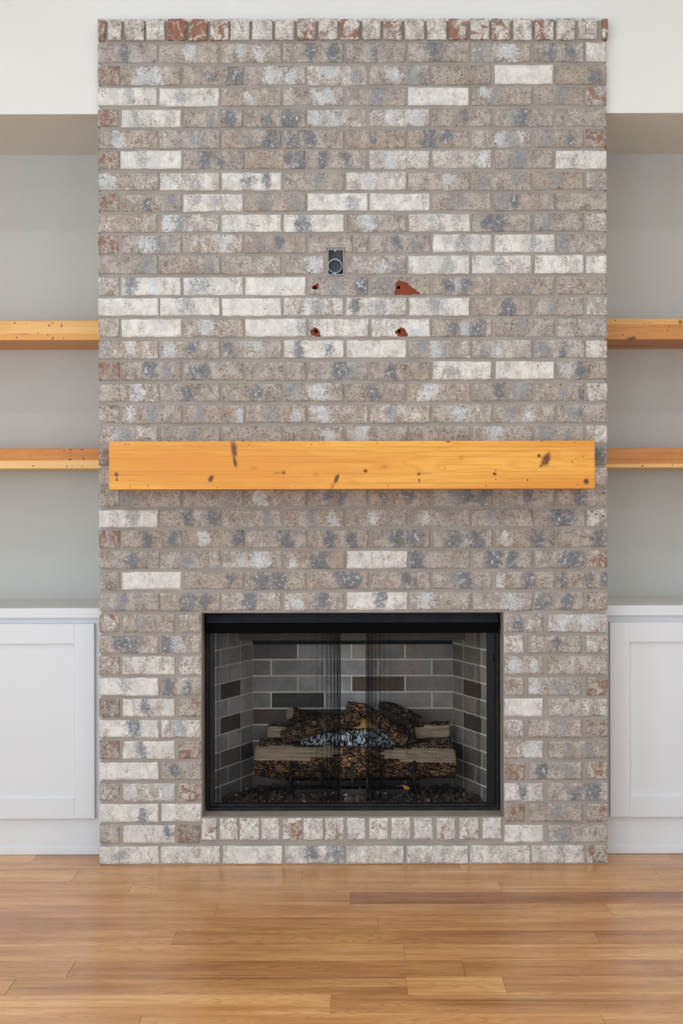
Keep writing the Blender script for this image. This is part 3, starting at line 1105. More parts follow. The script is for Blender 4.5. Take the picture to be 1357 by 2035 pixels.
# ------------------------------------------------------------------ shelves
SHY = 0.272
SD = D + SHY
def shelf(x0, x1, ztop, zbot, label, mat, depth_y=SHY):
    o = box_obj('floating_shelf', x0, x1, SHY, BACK_Y - 0.001, zbot, ztop, mat, None, 0.002)
    return tag(o, label, 'shelf', 'pine shelves in the alcoves')
def sp(px, py):
    x, y = unroll(px, py)
    return PX(x, SD), PZ(y, SD)
SX_L = (-ALC_X + 0.002, CH_X0 + 0.004)
SX_R = (CH_X1 - 0.004, ALC_X - 0.002)
def sk(lst):
    out = []
    for (px, py, rx, rz, st) in lst:
        x, z = sp(px, py)
        out.append((x, z, rx * SD / F, rz * SD / F, 0.0, st))
    return out
uz = PZ(636.5 - 1, SD), PZ(676 - 1.2, SD)
lz = PZ(891.5 - 1, SD), PZ(931.5 - 1.2, SD)
uzr = PZ(633.5 + 1, SD), PZ(674.5 + 1.2, SD)
lzr = PZ(891 + 1, SD), PZ(929.5 + 1.2, SD)
m = mat_pine('shelf_pine', (250, 196, 122), (240, 178, 100), sk([(29, 641.5, 2, 1.6, 1), (52, 643, 1.3, 1.3, .8), (98, 647, 2.5, 2, .9),
    (104.5, 641.5, 2, 1.5, .9), (122.5, 647.5, 1.6, 4, .9), (76, 662.5, 2, 1.3, .9), (95, 665.5, 2, 1.6, .8), (105, 672, 2, 3, .9), (33, 671, 2, 1.6, .9), (45, 664, 22, 1.2, .5), (126, 672, 1.5, 2, .6)]),
    (224, 150, 70), [(uz[1] - 0.005, uz[1] + 0.019, (238, 168, 84), .75)], 8, y0=SHY, seed=1.3)
shelf(SX_L[0], SX_L[1], uz[0], uz[1], 'upper pine shelf left of the brick, pale with pin knots', m)
m = mat_pine('shelf_pine_two_tone', (222, 144, 66), (206, 124, 48), sk([(127, 895.5, 1.5, 1.5, 1), (140, 893.5, 4, 1.6, .9), (163, 893.5, 4, 1.6, .9), (140, 899, 1.3, 1.3, .8),
    (139, 913, 3, 2.2, 1), (166, 911, 1.6, 4, 1), (66, 926, 2, 1.6, 1), (133, 927, 2.5, 1.6, .8), (143, 927, 1.6, 2, .5), (163, 927, 1.6, 2, .5), (92, 905, 3, 2, .35), (60, 905, 1.5, 9, .35)]),
    (186, 106, 40), [(lz[1] - 0.01, lz[1] + 0.0255, (252, 202, 128), .95)], 10, y0=SHY, seed=2.1)
shelf(SX_L[0], SX_L[1], lz[0], lz[1], 'lower pine shelf left of the brick, brown above a pale band', m)
m = mat_pine('shelf_pine_knot', (224, 160, 92), (206, 136, 70), sk([(1222.5, 637, 2, 1.4, 1), (1237, 665.5, 2, 1.6, 1), (1255.5, 673, 11, 6, .8), (1255.5, 674, 7, 4, 1), (1326, 656.5, 1.6, 1.2, .9),
    (1329, 648, 2, 1.2, .8), (1352, 640, 5, 5, .7), (1281, 642, 5, 1.2, .5), (1291, 641.5, 4, 1.2, .5), (1263, 641, 3, 1, .4)]),
    (180, 112, 50), [(uzr[0] - 0.022, uzr[0] + 0.02, (236, 180, 108), .9)], 12, y0=SHY, seed=3.7)
shelf(SX_R[0], SX_R[1], uzr[0], uzr[1], 'upper pine shelf right of the brick, dark knot on its lower edge', m)
m = mat_pine('shelf_pine_streaked', (222, 154, 86), (204, 130, 64), sk([(1276.5, 926, 2, 2, 1), (1335, 915, 2, 1.2, .8), (1336, 924, 1.2, 4, .5), (1352, 903, 1.4, 1.4, .8), (1334, 900, 1.4, 1.6, .5), (1253, 916, 3, 1, .4)]),
    (178, 106, 46), [(lzr[1] - 0.01, lzr[1] + 0.013, (246, 194, 122), .95)], 12, y0=SHY, seed=4.9)
shelf(SX_R[0], SX_R[1], lzr[0], lzr[1], 'lower pine shelf right of the brick, thin pale bottom band', m)

# ------------------------------------------------------------------ base cabinets
DF = FACE_Y - 0.02                 # door face
def cabinet(side, label):
    s = -1 if side == 'l' else 1
    def cp(px, py, d):
        x, y = unroll(px, py)
        return PX(x, d), PZ(y, d)
    ctd = D + FACE_Y - 0.028
    if side == 'l':
        inner = CH_X0 + 0.004
        x_edge, zt = cp(187, 1239.5, D + DF)
        _, zb = cp(187, 1627, D + DF)
        px_i, zpt_ = cp(147, 1279.5, D + DF)
        _, zpb = cp(147, 1588, D + DF)
        _, ct1 = cp(190, 1208.3, ctd)
        _, ct0 = cp(190, 1228.7, ctd)
    else:
        inner = CH_X1 - 0.004
        x_edge, zt = cp(1212, 1236.5, D + DF)
        _, zb = cp(1212, 1623.8, D + DF)
        px_i, zpt_ = cp(1251, 1276, D + DF)
        _, zpb = cp(1251, 1584, D + DF)
        _, ct1 = cp(1212, 1203, ctd)
        _, ct0 = cp(1212, 1224, ctd)
    outer = s * (ALC_X - 0.002)
    root = empty('base_cabinet', ((inner + outer) / 2, (FACE_Y + BACK_Y) / 2, 0))
    tag(root, label, 'cabinet', 'white base cabinets in the alcoves')
    a, b = sorted((inner, outer))
    into(box_obj('body', a, b, FACE_Y, BACK_Y - 0.001, 0.024, ct0, M_CAB), root)
    into(box_obj('base_strip', a, b, FACE_Y - 0.004, FACE_Y + 0.01, 0.0005, 0.024, M_CAB, None, 0.0015), root)
    stile = abs(px_i - x_edge)
    dw = 0.575
    for q in range(2):
        xe = x_edge + s * q * (dw + 0.03)
        xo = xe + s * dw
        x0, x1 = sorted((xe, xo))
        droot = box_obj('door', x0 + stile, x1 - stile, DF + 0.011, FACE_Y - 0.0005, zpb, zpt_, M_CAB)
        into(droot, root)
        box_obj('stile', x0, x0 + stile, DF, FACE_Y - 0.0005, zb, zt, M_CAB, droot, 0.0014)
        box_obj('stile', x1 - stile, x1, DF, FACE_Y - 0.0005, zb, zt, M_CAB, droot, 0.0014)
        box_obj('rail', x0 + stile, x1 - stile, DF + 0.0002, FACE_Y - 0.0005, zb, zpb, M_CAB, droot, 0.0008)
        box_obj('rail', x0 + stile, x1 - stile, DF + 0.0002, FACE_Y - 0.0005, zpt_, zt, M_CAB, droot, 0.0008)
    top = box_obj('cabinet_top', a, b, FACE_Y - 0.028, BACK_Y - 0.001, ct0 + 0.0005, ct1, M_CAB, None, 0.0018)
    tag(top, 'white painted top board on the cabinet %s of the brick' % ('left' if side == 'l' else 'right'), 'countertop',
        'white cabinet tops')
cabinet('l', 'white shaker base cabinet left of the brick')
cabinet('r', 'white shaker base cabinet right of the brick')

# ------------------------------------------------------------------ firebox insert
IY = 0.104                          # frame plane
ID = D + IY
def ip(px, py, d=ID):
    x, y = unroll(px, py)
    return PX(x, d), PZ(y, d)
insert = empty('fireplace_insert', (0.035, 0.2, SILL_Z))
tag(insert, 'black metal fireplace insert with mesh curtains inside the brick opening', 'fireplace insert')
X0 = OP_X0 + 0.003; X1 = OP_X1 - 0.003
ZB = SILL_Z + 0.003
ZT = OP_Z1 - 0.003
sl0 = ip(426, 1400)[0]; sr0 = ip(964, 1400)[0]
def slot_stile(name, x0, x1, slots):
    """stile with two through slots"""
    bm = bmesh.new()
    zs = sorted(slots)
    z = ZB + 0.022
    for (a, b, xa, xb) in zs:
        box(bm, x0, x1, IY, IY + 0.02, z, a)
        box(bm, x0, xa, IY, IY + 0.02, a, b)
        box(bm, xb, x1, IY, IY + 0.02, a, b)
        z = b
    box(bm, x0, x1, IY, IY + 0.02, z, ZT - 0.01)
    return into(mesh_obj(name, bm, M_BLACK), insert)
def slz(px, y0, y1):
    xa, za = ip(px - 1.6, y1); xb, zb = ip(px + 1.6, y0)
    return (za, zb, xa, xb)
slot_stile('frame_stile', X0 + 0.012, sl0, [slz(414.5, 1299, 1316), slz(414.5, 1529, 1546)])
slot_stile('frame_stile', sr0 + 0.006, X1 - 0.014, [slz(982.5, 1299, 1315), slz(984, 1529, 1546)])
bm = bmesh.new()
box(bm, X0, X0 + 0.0105, IY - 0.004, IY + 0.03, ZB, ZT - 0.012, 0, 0.001)
into(mesh_obj('frame_flange', bm, M_BLACKM), insert)
bm = bmesh.new()
box(bm, X1 - 0.0125, X1, IY - 0.004, IY + 0.03, ZB, ZT - 0.012, 0, 0.001)
into(mesh_obj('frame_flange', bm, M_BLACKM), insert)
bm = bmesh.new()
box(bm, X0 + 0.0106, X1 - 0.0126, IY - 0.006, IY + 0.028, ZB, ZB + 0.0105, 0, 0.001)
box(bm, X0 + 0.0106, X1 - 0.0126, IY + 0.004, IY + 0.028, ZB + 0.0107, ZB + 0.0205, 0, 0.001)
into(mesh_obj('bottom_rail', bm, M_BLACKM), insert)
# hood: sloped brow with a vertical lip
hy = 0.060
lz1 = PZ(1238.5, D + hy); lz0 = PZ(1259, D + hy)
bm = bmesh.new()
xa, xb = ip(409, 1240, D + hy)[0], ip(990, 1240, D + hy)[0]
bm.free()
M_BROW = mat_plain('hood_painted_sheen', (40, 47, 54), 0.42, 0, 0.4, 0.06, 14)  # same black enamel as the lip; its sheen is painted in as lighter colour
M_LIP = mat_plain('hood_enamel', (9, 11, 13), 0.4, 0, 0.06, 0.0, 12)
for nm, mt, prof in (('hood_brow', M_BROW, [(hy + 0.030, ZT - 0.005), (hy + 0.012, lz1 + 0.001), (hy + 0.014, lz1 + 0.0002), (hy + 0.033, ZT - 0.005)]),
                     ('hood_lip', M_LIP, [(hy + 0.013, lz1), (hy, lz1), (hy + 0.012, lz0), (hy + 0.015, lz0), (hy + 0.004, lz1 - 0.003), (hy + 0.013, lz1 - 0.002)])):
    bm = bmesh.new()
    va = [bm.verts.new((xa, y, z)) for y, z in prof]
    vb = [bm.verts.new((xb, y, z)) for y, z in prof]
    for i in range(len(prof)):
        j = (i + 1) % len(prof)
        bm.faces.new((va[i], va[j], vb[j], vb[i]))
    bm.faces.new(va[::-1]); bm.faces.new(vb)
    bmesh.ops.recalc_face_normals(bm, faces=bm.faces[:])
    into(mesh_obj(nm, bm, mt), insert)
into(box_obj('lintel_bar', X0, X1, 0.016, IY + 0.03, OP_Z1 - 0.0028, OP_Z1 - 0.0003, M_SILLM), insert)
# refractory liner
FBY0, FBY1 = 0.137, 0.400
bx0, bx1 = PX(502, D + FBY1), PX(898.5, D + FBY1)
fx0, fx1 = PX(424, D + FBY0), PX(969, D + FBY0)
HZ = SILL_Z + 0.006
LT = PZ(1280.5, D + FBY1)
into(box_obj('hearth_floor', fx0 - 0.03, fx1 + 0.03, IY + 0.03, FBY1 + 0.03, HZ - 0.012, HZ, M_FBM), insert)
TZ = 0.86
into(box_obj('smoke_dome', fx0 - 0.03, fx1 + 0.03, 0.30, 0.31, PZ(1273, D + .3), TZ, M_DOME), insert)
into(box_obj('dome_top', fx0 - 0.03, fx1 + 0.03, IY + 0.012, FBY1 + 0.03, TZ, TZ + 0.006, M_BLACKM), insert)
into(box_obj('dome_back', bx0 - 0.09, bx1 + 0.09, FBY1 + 0.02, FBY1 + 0.03, LT, TZ, M_BLACKM), insert)
into(box_obj('dome_side', fx0 - 0.036, fx0 - 0.03, IY + 0.012, FBY1 + 0.03, HZ, TZ, M_BLACKM), insert)
into(box_obj('dome_side', fx1 + 0.03, fx1 + 0.036, IY + 0.012, FBY1 + 0.03, HZ, TZ, M_BLACKM), insert)
into(box_obj('inner_top_rail', sl0 + 0.002, sr0 + 0.004, IY + 0.002, IY + 0.02, lz0 + 0.012, ZT - 0.02, M_BLACKM), insert)

rf = random.Random(8)
PITCH = 32.3 * (D + FBY1) / F
z_lines = [PZ(1311.3 + 32.3 * k - 0.7, D + FBY1) for k in range(-1, 12)]
MJ = 0.0058
def firebrick(panel, quad, tone, warm):
    """quad: 4 corners on the panel face (world), extruded towards the room by nrm"""
    pts, nrm = quad
    bm = bmesh.new()
    b = 0.0008
    c = sum((Vector(p) for p in pts), Vector()) / 4
    base = [bm.verts.new(Vector(p) - nrm * 0.001) for p in pts]
    mid = [bm.verts.new(Vector(p) + nrm * 0.0008) for p in pts]
    hi = [bm.verts.new(Vector(p) + nrm * 0.0014 + (c - Vector(p)).normalized() * b * 1.4) for p in pts]
    bm.faces.new(hi)
    for i in range(4):
        j = (i + 1) % 4
        bm.faces.new((base[i], base[j], mid[j], mid[i]))
        bm.faces.new((mid[i], mid[j], hi[j], hi[i]))
    bmesh.ops.recalc_face_normals(bm, faces=bm.faces[:])
    o = mesh_obj('firebrick', bm, M_FB)
    o.parent = panel
    o['seed'] = rf.uniform(0, 30)
    o['tone'] = tone
    o['warm'] = warm
# back panel
back = into(box_obj('back_panel', bx0 - 0.02, bx1 + 0.02, FBY1, FBY1 + 0.02, HZ, LT, M_FBM), insert)
DARK = {(1, 2): .08, (3, 1): .02, (2, 3): .08, (0, 1): .12, (4, 0): .12, (4, 4): .05, (5, 0): .15}
for r in range(10):
    z1 = min(z_lines[r], LT) - (MJ / 2 if r else 0.0)
    z0 = max(z_lines[r + 1] + MJ / 2, HZ + .001)
    if z1 - z0 < 0.01:
        continue
    first = 484.6 if r % 2 == 0 else 431.3
    for k in range(6):
        a = PX(first + 106.5 * k, D + FBY1) + MJ / 2
        b = PX(first + 106.5 * (k + 1), D + FBY1) - MJ / 2
        a = max(a, bx0 + 0.0005); b = min(b, bx1 - 0.0005)
        if b - a < 0.012:
            continue
        if r == 3 and k == 1: tone = .02
        elif r == 2 and k == 2: tone = .10
        elif r == 4 and k in (0, 1, 4): tone = .10
        elif r == 0 and k == 0: tone = .18
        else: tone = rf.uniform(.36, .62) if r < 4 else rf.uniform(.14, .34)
        warm = (.75 if r >= 4 else .15) if a < 0.02 else .55
        if r == 2 and k == 2: warm = .9
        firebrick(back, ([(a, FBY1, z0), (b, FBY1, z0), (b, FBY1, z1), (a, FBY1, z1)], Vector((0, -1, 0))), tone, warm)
# side panels
for sd in (-1, 1):
    A = Vector((fx0 if sd < 0 else fx1, FBY0, 0))
    B = Vector((bx0 if sd < 0 else bx1, FBY1, 0))
    dv = (B - A)
    L = dv.length
    dv.normalize()
    nrm = Vector((dv.y, -dv.x, 0)) if sd < 0 else Vector((-dv.y, dv.x, 0))
    if (Vector((0.035, 0.2, 0)) - A).dot(nrm) < 0:
        nrm = -nrm
    bm = bmesh.new()
    o4 = [A, B, B - nrm * 0.02, A - nrm * 0.02]
    lo = [bm.verts.new((p.x, p.y, HZ)) for p in o4]
    hi = [bm.verts.new((p.x, p.y, TZ - 0.002)) for p in o4]
    bm.faces.new(lo); bm.faces.new(hi)
    for i in range(4):
        j = (i + 1) % 4
        bm.faces.new((lo[i], lo[j], hi[j], hi[i]))
    bmesh.ops.recalc_face_normals(bm, faces=bm.faces[:])
    pn = into(mesh_obj('side_panel', bm, M_FBM), insert)
    BW = 0.195
    for r in range(-2, 10):
        z1 = z_lines[0] - r * PITCH - MJ / 2 if r >= 0 else z_lines[0] + (-r) * PITCH - MJ / 2
        z0 = max(z1 - PITCH + MJ, HZ + .001)
        z1 = min(z1, TZ - 0.004)
        if z1 - z0 < 0.008:
            continue
        off = 0.045 if r % 2 == 0 else -0.05
        cuts = [0.0005] + [c for c in (off, off + BW / 2 + .05, off + BW + .05) if 0.02 < c < L - 0.02] + [L - 0.0005]
        for q in range(len(cuts) - 1):
            a = cuts[q] + MJ / 2; b = cuts[q + 1] - MJ / 2
            pa, pb = A + dv * a, A + dv * b
            if r in (2, 4) and q == 1 or (r == 6 and q == 2): tone = .06
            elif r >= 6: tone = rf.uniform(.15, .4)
            else: tone = rf.uniform(.5, .8) if sd < 0 else rf.uniform(.3, .55)  # left panel paler: the light on that wall is put into its tone
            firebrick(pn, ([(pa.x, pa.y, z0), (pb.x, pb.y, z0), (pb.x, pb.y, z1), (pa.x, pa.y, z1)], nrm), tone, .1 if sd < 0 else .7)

# mesh curtains: woven zigzag wires on a pleated sheet
def curtain(px0, px1, fold_side):
    cy = 0.1345
    dd = D + cy
    xa, xb = PX(px0, dd), PX(px1, dd)
    za, zb = ZB + 0.024, lz0 + 0.02
    # plan curve: pleats crowd at fold_side
    pts = []
    x = xa
    ph = 0.0
    step = 0.0012
    n = int((xb - xa) / step)
    for i in range(n + 1):
        t = i / n
        u = (1 - t) if fold_side > 0 else t            # distance from the gathered edge, 0..1
        amp = 0.0018 + 0.0125 * max(0, 1 - u / 0.30) ** 0.8
        wl = 0.017 + 0.05 * min(1, u / 0.45)
        ph += step / wl * 2 * PI
        pts.append(Vector((xa + (xb - xa) * t, cy + amp * math.sin(ph), 0)))
    cum = [0.0]
    for i in range(1, len(pts)):
        cum.append(cum[-1] + (pts[i] - pts[i - 1]).length)
    total = cum[-1]
    def at(s):
        s = max(0, min(total, s))
        lo, hi = 0, len(cum) - 1
        while hi - lo > 1:
            m = (lo + hi) // 2
            if cum[m] <= s: lo = m
            else: hi = m
        f = (s - cum[lo]) / max(cum[hi] - cum[lo], 1e-9)
        return pts[lo].lerp(pts[hi], f)
    cell = 0.0062
    nc = int(total / cell)
    rows = int((zb - za) / (cell * 0.5))
    verts, faces = [], []
    r = 0.00096
    for c in range(nc + 1):
        s0 = c * total / nc
        for k in range(rows + 1):
            side = 1 if (k + c) % 2 == 0 else -1
            p = at(s0 + side * cell * 0.5)
            z = za + (zb - za) * k / rows
            i0 = len(verts)
            verts += [(p.x - r, p.y + r * .6, z), (p.x + r, p.y + r * .6, z), (p.x, p.y - r, z)]
            if k:
                for q in range(3):
                    a, b = i0 - 3 + q, i0 - 3 + (q + 1) % 3
                    faces.append((a, b, b + 3, a + 3))
    me = bpy.data.meshes.new('mesh_curtain')
    me.from_pydata(verts, [], faces)
    me.update()
    o = link('mesh_curtain', me, M_WIRE)
    into(o, insert)
    # selvedge wire down the gathered edge
    bm = bmesh.new()
    xe = xb if fold_side > 0 else xa
    p = [(xe, cy - 0.003, za + (zb - za) * k / 40) for k in range(41)]
    tube(bm, p, 0.0013, 6)
    h = mesh_obj('hem_wire', bm, M_WIRE)
    h.parent = o
curtain(430, 675.5, 1)
curtain(727, 952, -1)
bm = bmesh.new()
tube(bm, [(sl0 + 0.004, 0.131, lz0 + 0.022), (sr0 + 0.002, 0.131, lz0 + 0.022)], 0.003, 8)
into(mesh_obj('curtain_rod', bm, M_BLACKM), insert)

# ------------------------------------------------------------------ gas logs, grate, rocks
rl = random.Random(21)
def log(name, pts, rad, label, bark, end, split=None, split_mat=None, sides=28, seed=0, squash=1.0, group='ceramic gas logs', spans=((-1, 2),)):
    """pts: (px, py, Y) along the log; rad: radii in metres; split: (angle0, angle1) degrees where the round is sawn flat"""
    P3 = []
    for (px, py, Y) in pts:
        x, y = unroll(px, py)
        P3.append(Vector((PX(x, D + Y), Y, PZ(y, D + Y))))
    # resample
    N = 64
    seg = [0.0]
    for i in range(1, len(P3)):
        seg.append(seg[-1] + (P3[i] - P3[i - 1]).length)
    tot = seg[-1]
    def at(s):
        for i in range(1, len(P3)):
            if s <= seg[i] + 1e-9:
                f = (s - seg[i - 1]) / (seg[i] - seg[i - 1])
                return P3[i - 1].lerp(P3[i], f), rad[i - 1] + (rad[i] - rad[i - 1]) * f
        return P3[-1], rad[-1]
    def half_at(f, ang):
        """half angle of the sawn face at fraction f of the log; the face runs out towards the middle"""
        if not split:
            return -1
        h0 = math.radians(split[1] - split[0]) / 2
        best = -1
        for a0, a1 in spans:
            ff = f + .03 * math.sin(2.5 * ang + seed)
            if a0 <= ff <= a1:
                if a0 < 0 and a1 > 1: w = 1
                elif a0 < 0: w = 1 - (max(ff, 0) / a1) ** 2
                else: w = 1 - ((1 - min(ff, 1)) / (1 - a0)) ** 2
                best = max(best, h0 * max(w, 0) ** .5)
        return best
    bm = bmesh.new()
    uvl = bm.loops.layers.uv.new('uv')
    rings = []
    cen = []
    up = Vector((0, 0, 1))
    for i in range(N + 1):
        p, r = at(tot * i / N)
        a, _ = at(max(0, tot * (i - 1) / N)); b, _ = at(min(tot, tot * (i + 1) / N))
        t = (b - a).normalized()
        s = t.cross(up).normalized()
        u = s.cross(t).normalized()
        ring = []
        endf = min(i, N - i)
        re = r * (0.93 if endf == 0 else 1.0)
        for k in range(sides):
            ang = 2 * PI * k / sides
            n3 = mnoise.noise(Vector((math.cos(ang) * 1.6 + seed, math.sin(ang) * 1.6, i * 0.175 + seed * 2)))
            n4 = mnoise.noise(Vector((math.cos(ang) * 4 + seed, math.sin(ang) * 4, i * 0.48 + seed)))
            rr = re * (1 + 0.16 * n3 + 0.07 * n4)
            half = half_at(i / N, ang)
            if half > 0.05:
                mid = math.radians(split[0] + split[1]) / 2
                da = (ang - mid + PI) % (2 * PI) - PI
                if abs(da) < half:
                    rr = min(rr, re * math.cos(half) / max(math.cos(da), 0.2) * (1 + .05 * n4))
            ring.append(bm.verts.new(p + (s * math.cos(ang) + u * math.sin(ang) * squash) * rr))
        rings.append(ring)
        cen.append(p)
    for i in range(N):
        for k in range(sides):
            k2 = (k + 1) % sides
            f = bm.faces.new((rings[i][k], rings[i][k2], rings[i + 1][k2], rings[i + 1][k]))
            f.smooth = True
            r = rad[0]
            for lp, (ii, kk) in zip(f.loops, ((i, k), (i, k + 1), (i + 1, k + 1), (i + 1, k))):
                lp[uvl].uv = (tot * ii / N + seed, 2 * PI * r * kk / sides)
            am = 2 * PI * (k + .5) / sides
            half = half_at((i + .5) / N, am)
            if half > 0.05:
                mid = math.radians(split[0] + split[1]) / 2
                if abs((am - mid + PI) % (2 * PI) - PI) < half:
                    f.material_index = 2
    for ring, c, fl in ((rings[0], cen[0], True), (rings[-1], cen[-1], False)):
        cv = bm.verts.new(c + (cen[0] - cen[1] if fl else cen[-1] - cen[-2]) * 0.12)
        for k in range(sides):
            k2 = (k + 1) % sides
            f = bm.faces.new((cv, ring[k2], ring[k]) if fl else (cv, ring[k], ring[k2]))
            f.material_index = 1
            for lp, q in zip(f.loops, ((0, 0), (0.02, k * 0.01), (0.02, k * 0.01 + .01))):
                lp[uvl].uv = q
    bmesh.ops.recalc_face_normals(bm, faces=bm.faces[:])
    o = mesh_obj(name, bm, [bark, end, split_mat or end])
    return tag(o, label, 'log', group)

B_BROWN = mat_bark('bark_brown', (148, 122, 96), (96, 78, 62), (34, 28, 24), 0.0, 120)
B_DARK = mat_bark('bark_dark', (110, 92, 76), (64, 54, 46), (24, 21, 19), 0.12, 120)
B_ORANGE = mat_bark('bark_orange', (164, 124, 88), (88, 70, 56), (28, 22, 18), 0.18, 105)
B_CHAR = mat_bark('bark_charred', (70, 74, 84), (44, 46, 54), (14, 15, 20), 0.95, 95)
E_PALE = mat_split('cut_end_pale', (186, 174, 154), (140, 124, 104))
E_TAN = mat_split('cut_end_tan', (150, 116, 84), (104, 80, 58))
S_TAN = mat_split('split_tan', (210, 190, 164), (150, 128, 104))
S_GOLD = mat_split('split_gold', (238, 190, 116), (190, 132, 66))

log('gas_log', [(532, 1456, .352), (700, 1457, .356), (893, 1454, .352)], [.030, .034, .034],
    'long rear log lying along the back firebrick', B_BROWN, E_TAN, (-30, 50), S_TAN, seed=1, spans=((-1, .25), (.72, 2)))
log('gas_log', [(507, 1512, .245), (700, 1515, .235), (904, 1517, .245)], [.054, .056, .050],
    'long split front log resting on the grate, pale at both ends', B_ORANGE, E_TAN, (8, 92), S_TAN, seed=2, spans=((-1, .42), (.60, 2)))
log('gas_log', [(515, 1478, .262), (590, 1488, .262), (655, 1506, .25)], [.020, .018, .010],
    'thin bark slab on the left end of the front log', B_BROWN, E_TAN, seed=3)
log('gas_log', [(738, 1504, .25), (820, 1490, .262), (897, 1476, .268)], [.010, .017, .021],
    'thin bark slab on the right end of the front log', B_BROWN, E_TAN, seed=4)
log('gas_log', [(596, 1476, .288), (625, 1474, .295), (700, 1471, .30), (790, 1468, .295)], [.012, .032, .036, .034],
    'charred middle log checked with white ash', B_CHAR, E_PALE, seed=5)
log('gas_log', [(640, 1437, .335), (700, 1436, .335), (760, 1440, .335)], [.022, .025, .022],
    'golden split log above the charred log', B_ORANGE, E_TAN, (-35, 60), S_GOLD, seed=6)
log('gas_log', [(561, 1466, .235), (610, 1448, .26), (660, 1436, .285), (712, 1428, .31)], [.024, .028, .030, .026],
    'brown log leaning up from the left with a round tan end', B_BROWN, E_TAN, seed=7)
log('gas_log', [(576, 1417, .28), (600, 1424, .305), (650, 1428, .335), (700, 1430, .35)], [.025, .023, .020, .018],
    'upper left log with its grey end facing forward', B_DARK, E_PALE, seed=8)
log('gas_log', [(690, 1403, .315), (722, 1410, .30), (765, 1440, .27), (803, 1473, .225)], [.017, .022, .025, .021],
    'leaning log in the middle with a pale round lower end', B_ORANGE, E_PALE, seed=9)
log('gas_log', [(752, 1400, .33), (780, 1406, .325), (808, 1420, .32), (834, 1432, .32)], [.012, .017, .018, .015],
    'dark crooked branch on top at the right', B_DARK, E_TAN, seed=10)
log('gas_log', [(806, 1428, .30), (812, 1450, .285), (818, 1474, .27)], [.014, .020, .018],
    'short grey stub leaning beside the pale log end', B_DARK, E_PALE, seed=11)

# grate
grate = empty('log_grate', (0.035, 0.27, HZ))
tag(grate, 'black iron log grate with upturned bars under the front log', 'grate')
def gp(px, py, Y):
    x, y = unroll(px, py)
    return Vector((PX(x, D + Y), Y, PZ(y, D + Y)))
gz = PZ(1552, D + 0.24)
for px, pyt in ((578, 1517), (640, 1518), (700, 1516), (758, 1518), (823, 1512)):
    top = gp(px, pyt, 0.172)
    low = gp(px + (0), 1562, 0.172)
    bm = bmesh.new()
    tube(bm, [top, (top.x, 0.172, low.z + 0.014), (top.x, 0.176, low.z + 0.004), (top.x, 0.19, low.z), (top.x, 0.28, low.z), (top.x, 0.37, low.z)], 0.0058, 8)
    into(mesh_obj('bar', bm, M_IRON), grate)
cz = gp(700, 1562, 0.172).z
for yy in (0.235, 0.345):
    a = gp(578, 1562, yy).x - 0.02; b = gp(823, 1562, yy).x + 0.02
    bm = bmesh.new()
    tube(bm, [(a, yy, cz - 0.009), (b, yy, cz - 0.009)], 0.0055, 8)
    into(mesh_obj('cross_bar', bm, M_IRON), grate)
for px, q in ((578, -1), (823, 1)):
    for yy, fo in ((0.235, -0.05), (0.345, 0.03)):
        x = gp(px, 1562, 0.172).x
        bm = bmesh.new()
        tube(bm, [(x, yy, cz - 0.009), (x + q * 0.03, yy + fo * .8, HZ + 0.004)], 0.0055, 8)
        into(mesh_obj('leg', bm, M_IRON), grate)

# burner pan, hose, tag
pan = empty('burner_pan', (0.02, 0.26, HZ))
tag(pan, 'dark steel gas burner pan under the log grate', 'burner')
pz1 = gp(700, 1549, 0.205).z - 0.002
pxa, pxb = gp(586, 1550, 0.205).x, gp(812, 1550, 0.205).x
into(box_obj('pan_front', pxa, pxb, 0.203, 0.206, HZ + 0.0005, min(pz1, cz - 0.018), M_PAN), pan)
into(box_obj('pan_tray', pxa, pxb, 0.2065, 0.335, HZ + 0.0005, HZ + 0.022, M_PAN), pan)
into(box_obj('pan_lip', pxa, pxb, 0.197, 0.206, min(pz1, cz - 0.018), min(pz1, cz - 0.018) + 0.0018, M_PAN), pan)
bm = bmesh.new()
h0, h1 = gp(731, 1546, 0.168), gp(739, 1585, 0.168)
pts = []
for k in range(150):
    t = k / 149
    c = h0.lerp(h1, t) + Vector((-0.006 * math.sin(PI * t), 0, 0))
    a = t * 11 * 2 * PI
    pts.append(c + Vector((math.cos(a), math.sin(a), 0)) * 0.006)
tube(bm, pts, 0.0011, 5)
hose = mesh_obj('gas_hose', bm, M_STEEL)
smooth(hose)
tag(hose, 'coiled steel gas hose hanging in front of the burner pan', 'hose')
c = gp(806, 1565, 0.185)
bm = bmesh.new()
prism(bm, [(c.x - 0.012, c.z + 0.006), (c.x - 0.008, c.z + 0.009), (c.x + 0.013, c.z + 0.001), (c.x + 0.012, c.z - 0.007), (c.x - 0.004, c.z - 0.006)], c.y, c.y + 0.0015)
tagob = mesh_obj('valve_tag', bm, M_YELLOW)
tag(tagob, 'small yellow tag hanging on the gas valve', 'tag')
bm = bmesh.new()
tube(bm, [c + Vector((-0.03, 0.0, 0.004)), c + Vector((-0.012, 0.0005, 0.006))], 0.0011, 6)
o = mesh_obj('wire', bm, M_STEEL); o.parent = tagob
kx = [gp(750, 1575, 0.19), gp(765.5, 1576, 0.19)]
valve = empty('gas_valve', tuple(kx[0]))
tag(valve, 'chrome gas valve knobs among the lava rock', 'valve')
for p in kx:
    bm = bmesh.new()
    tube(bm, [(p.x, 0.199, p.z), (p.x, 0.190, p.z), (p.x, 0.186, p.z)], [0.007, 0.007, 0.004], 14)
    o = mesh_obj('knob', bm, M_STEEL)
    into(o, valve)

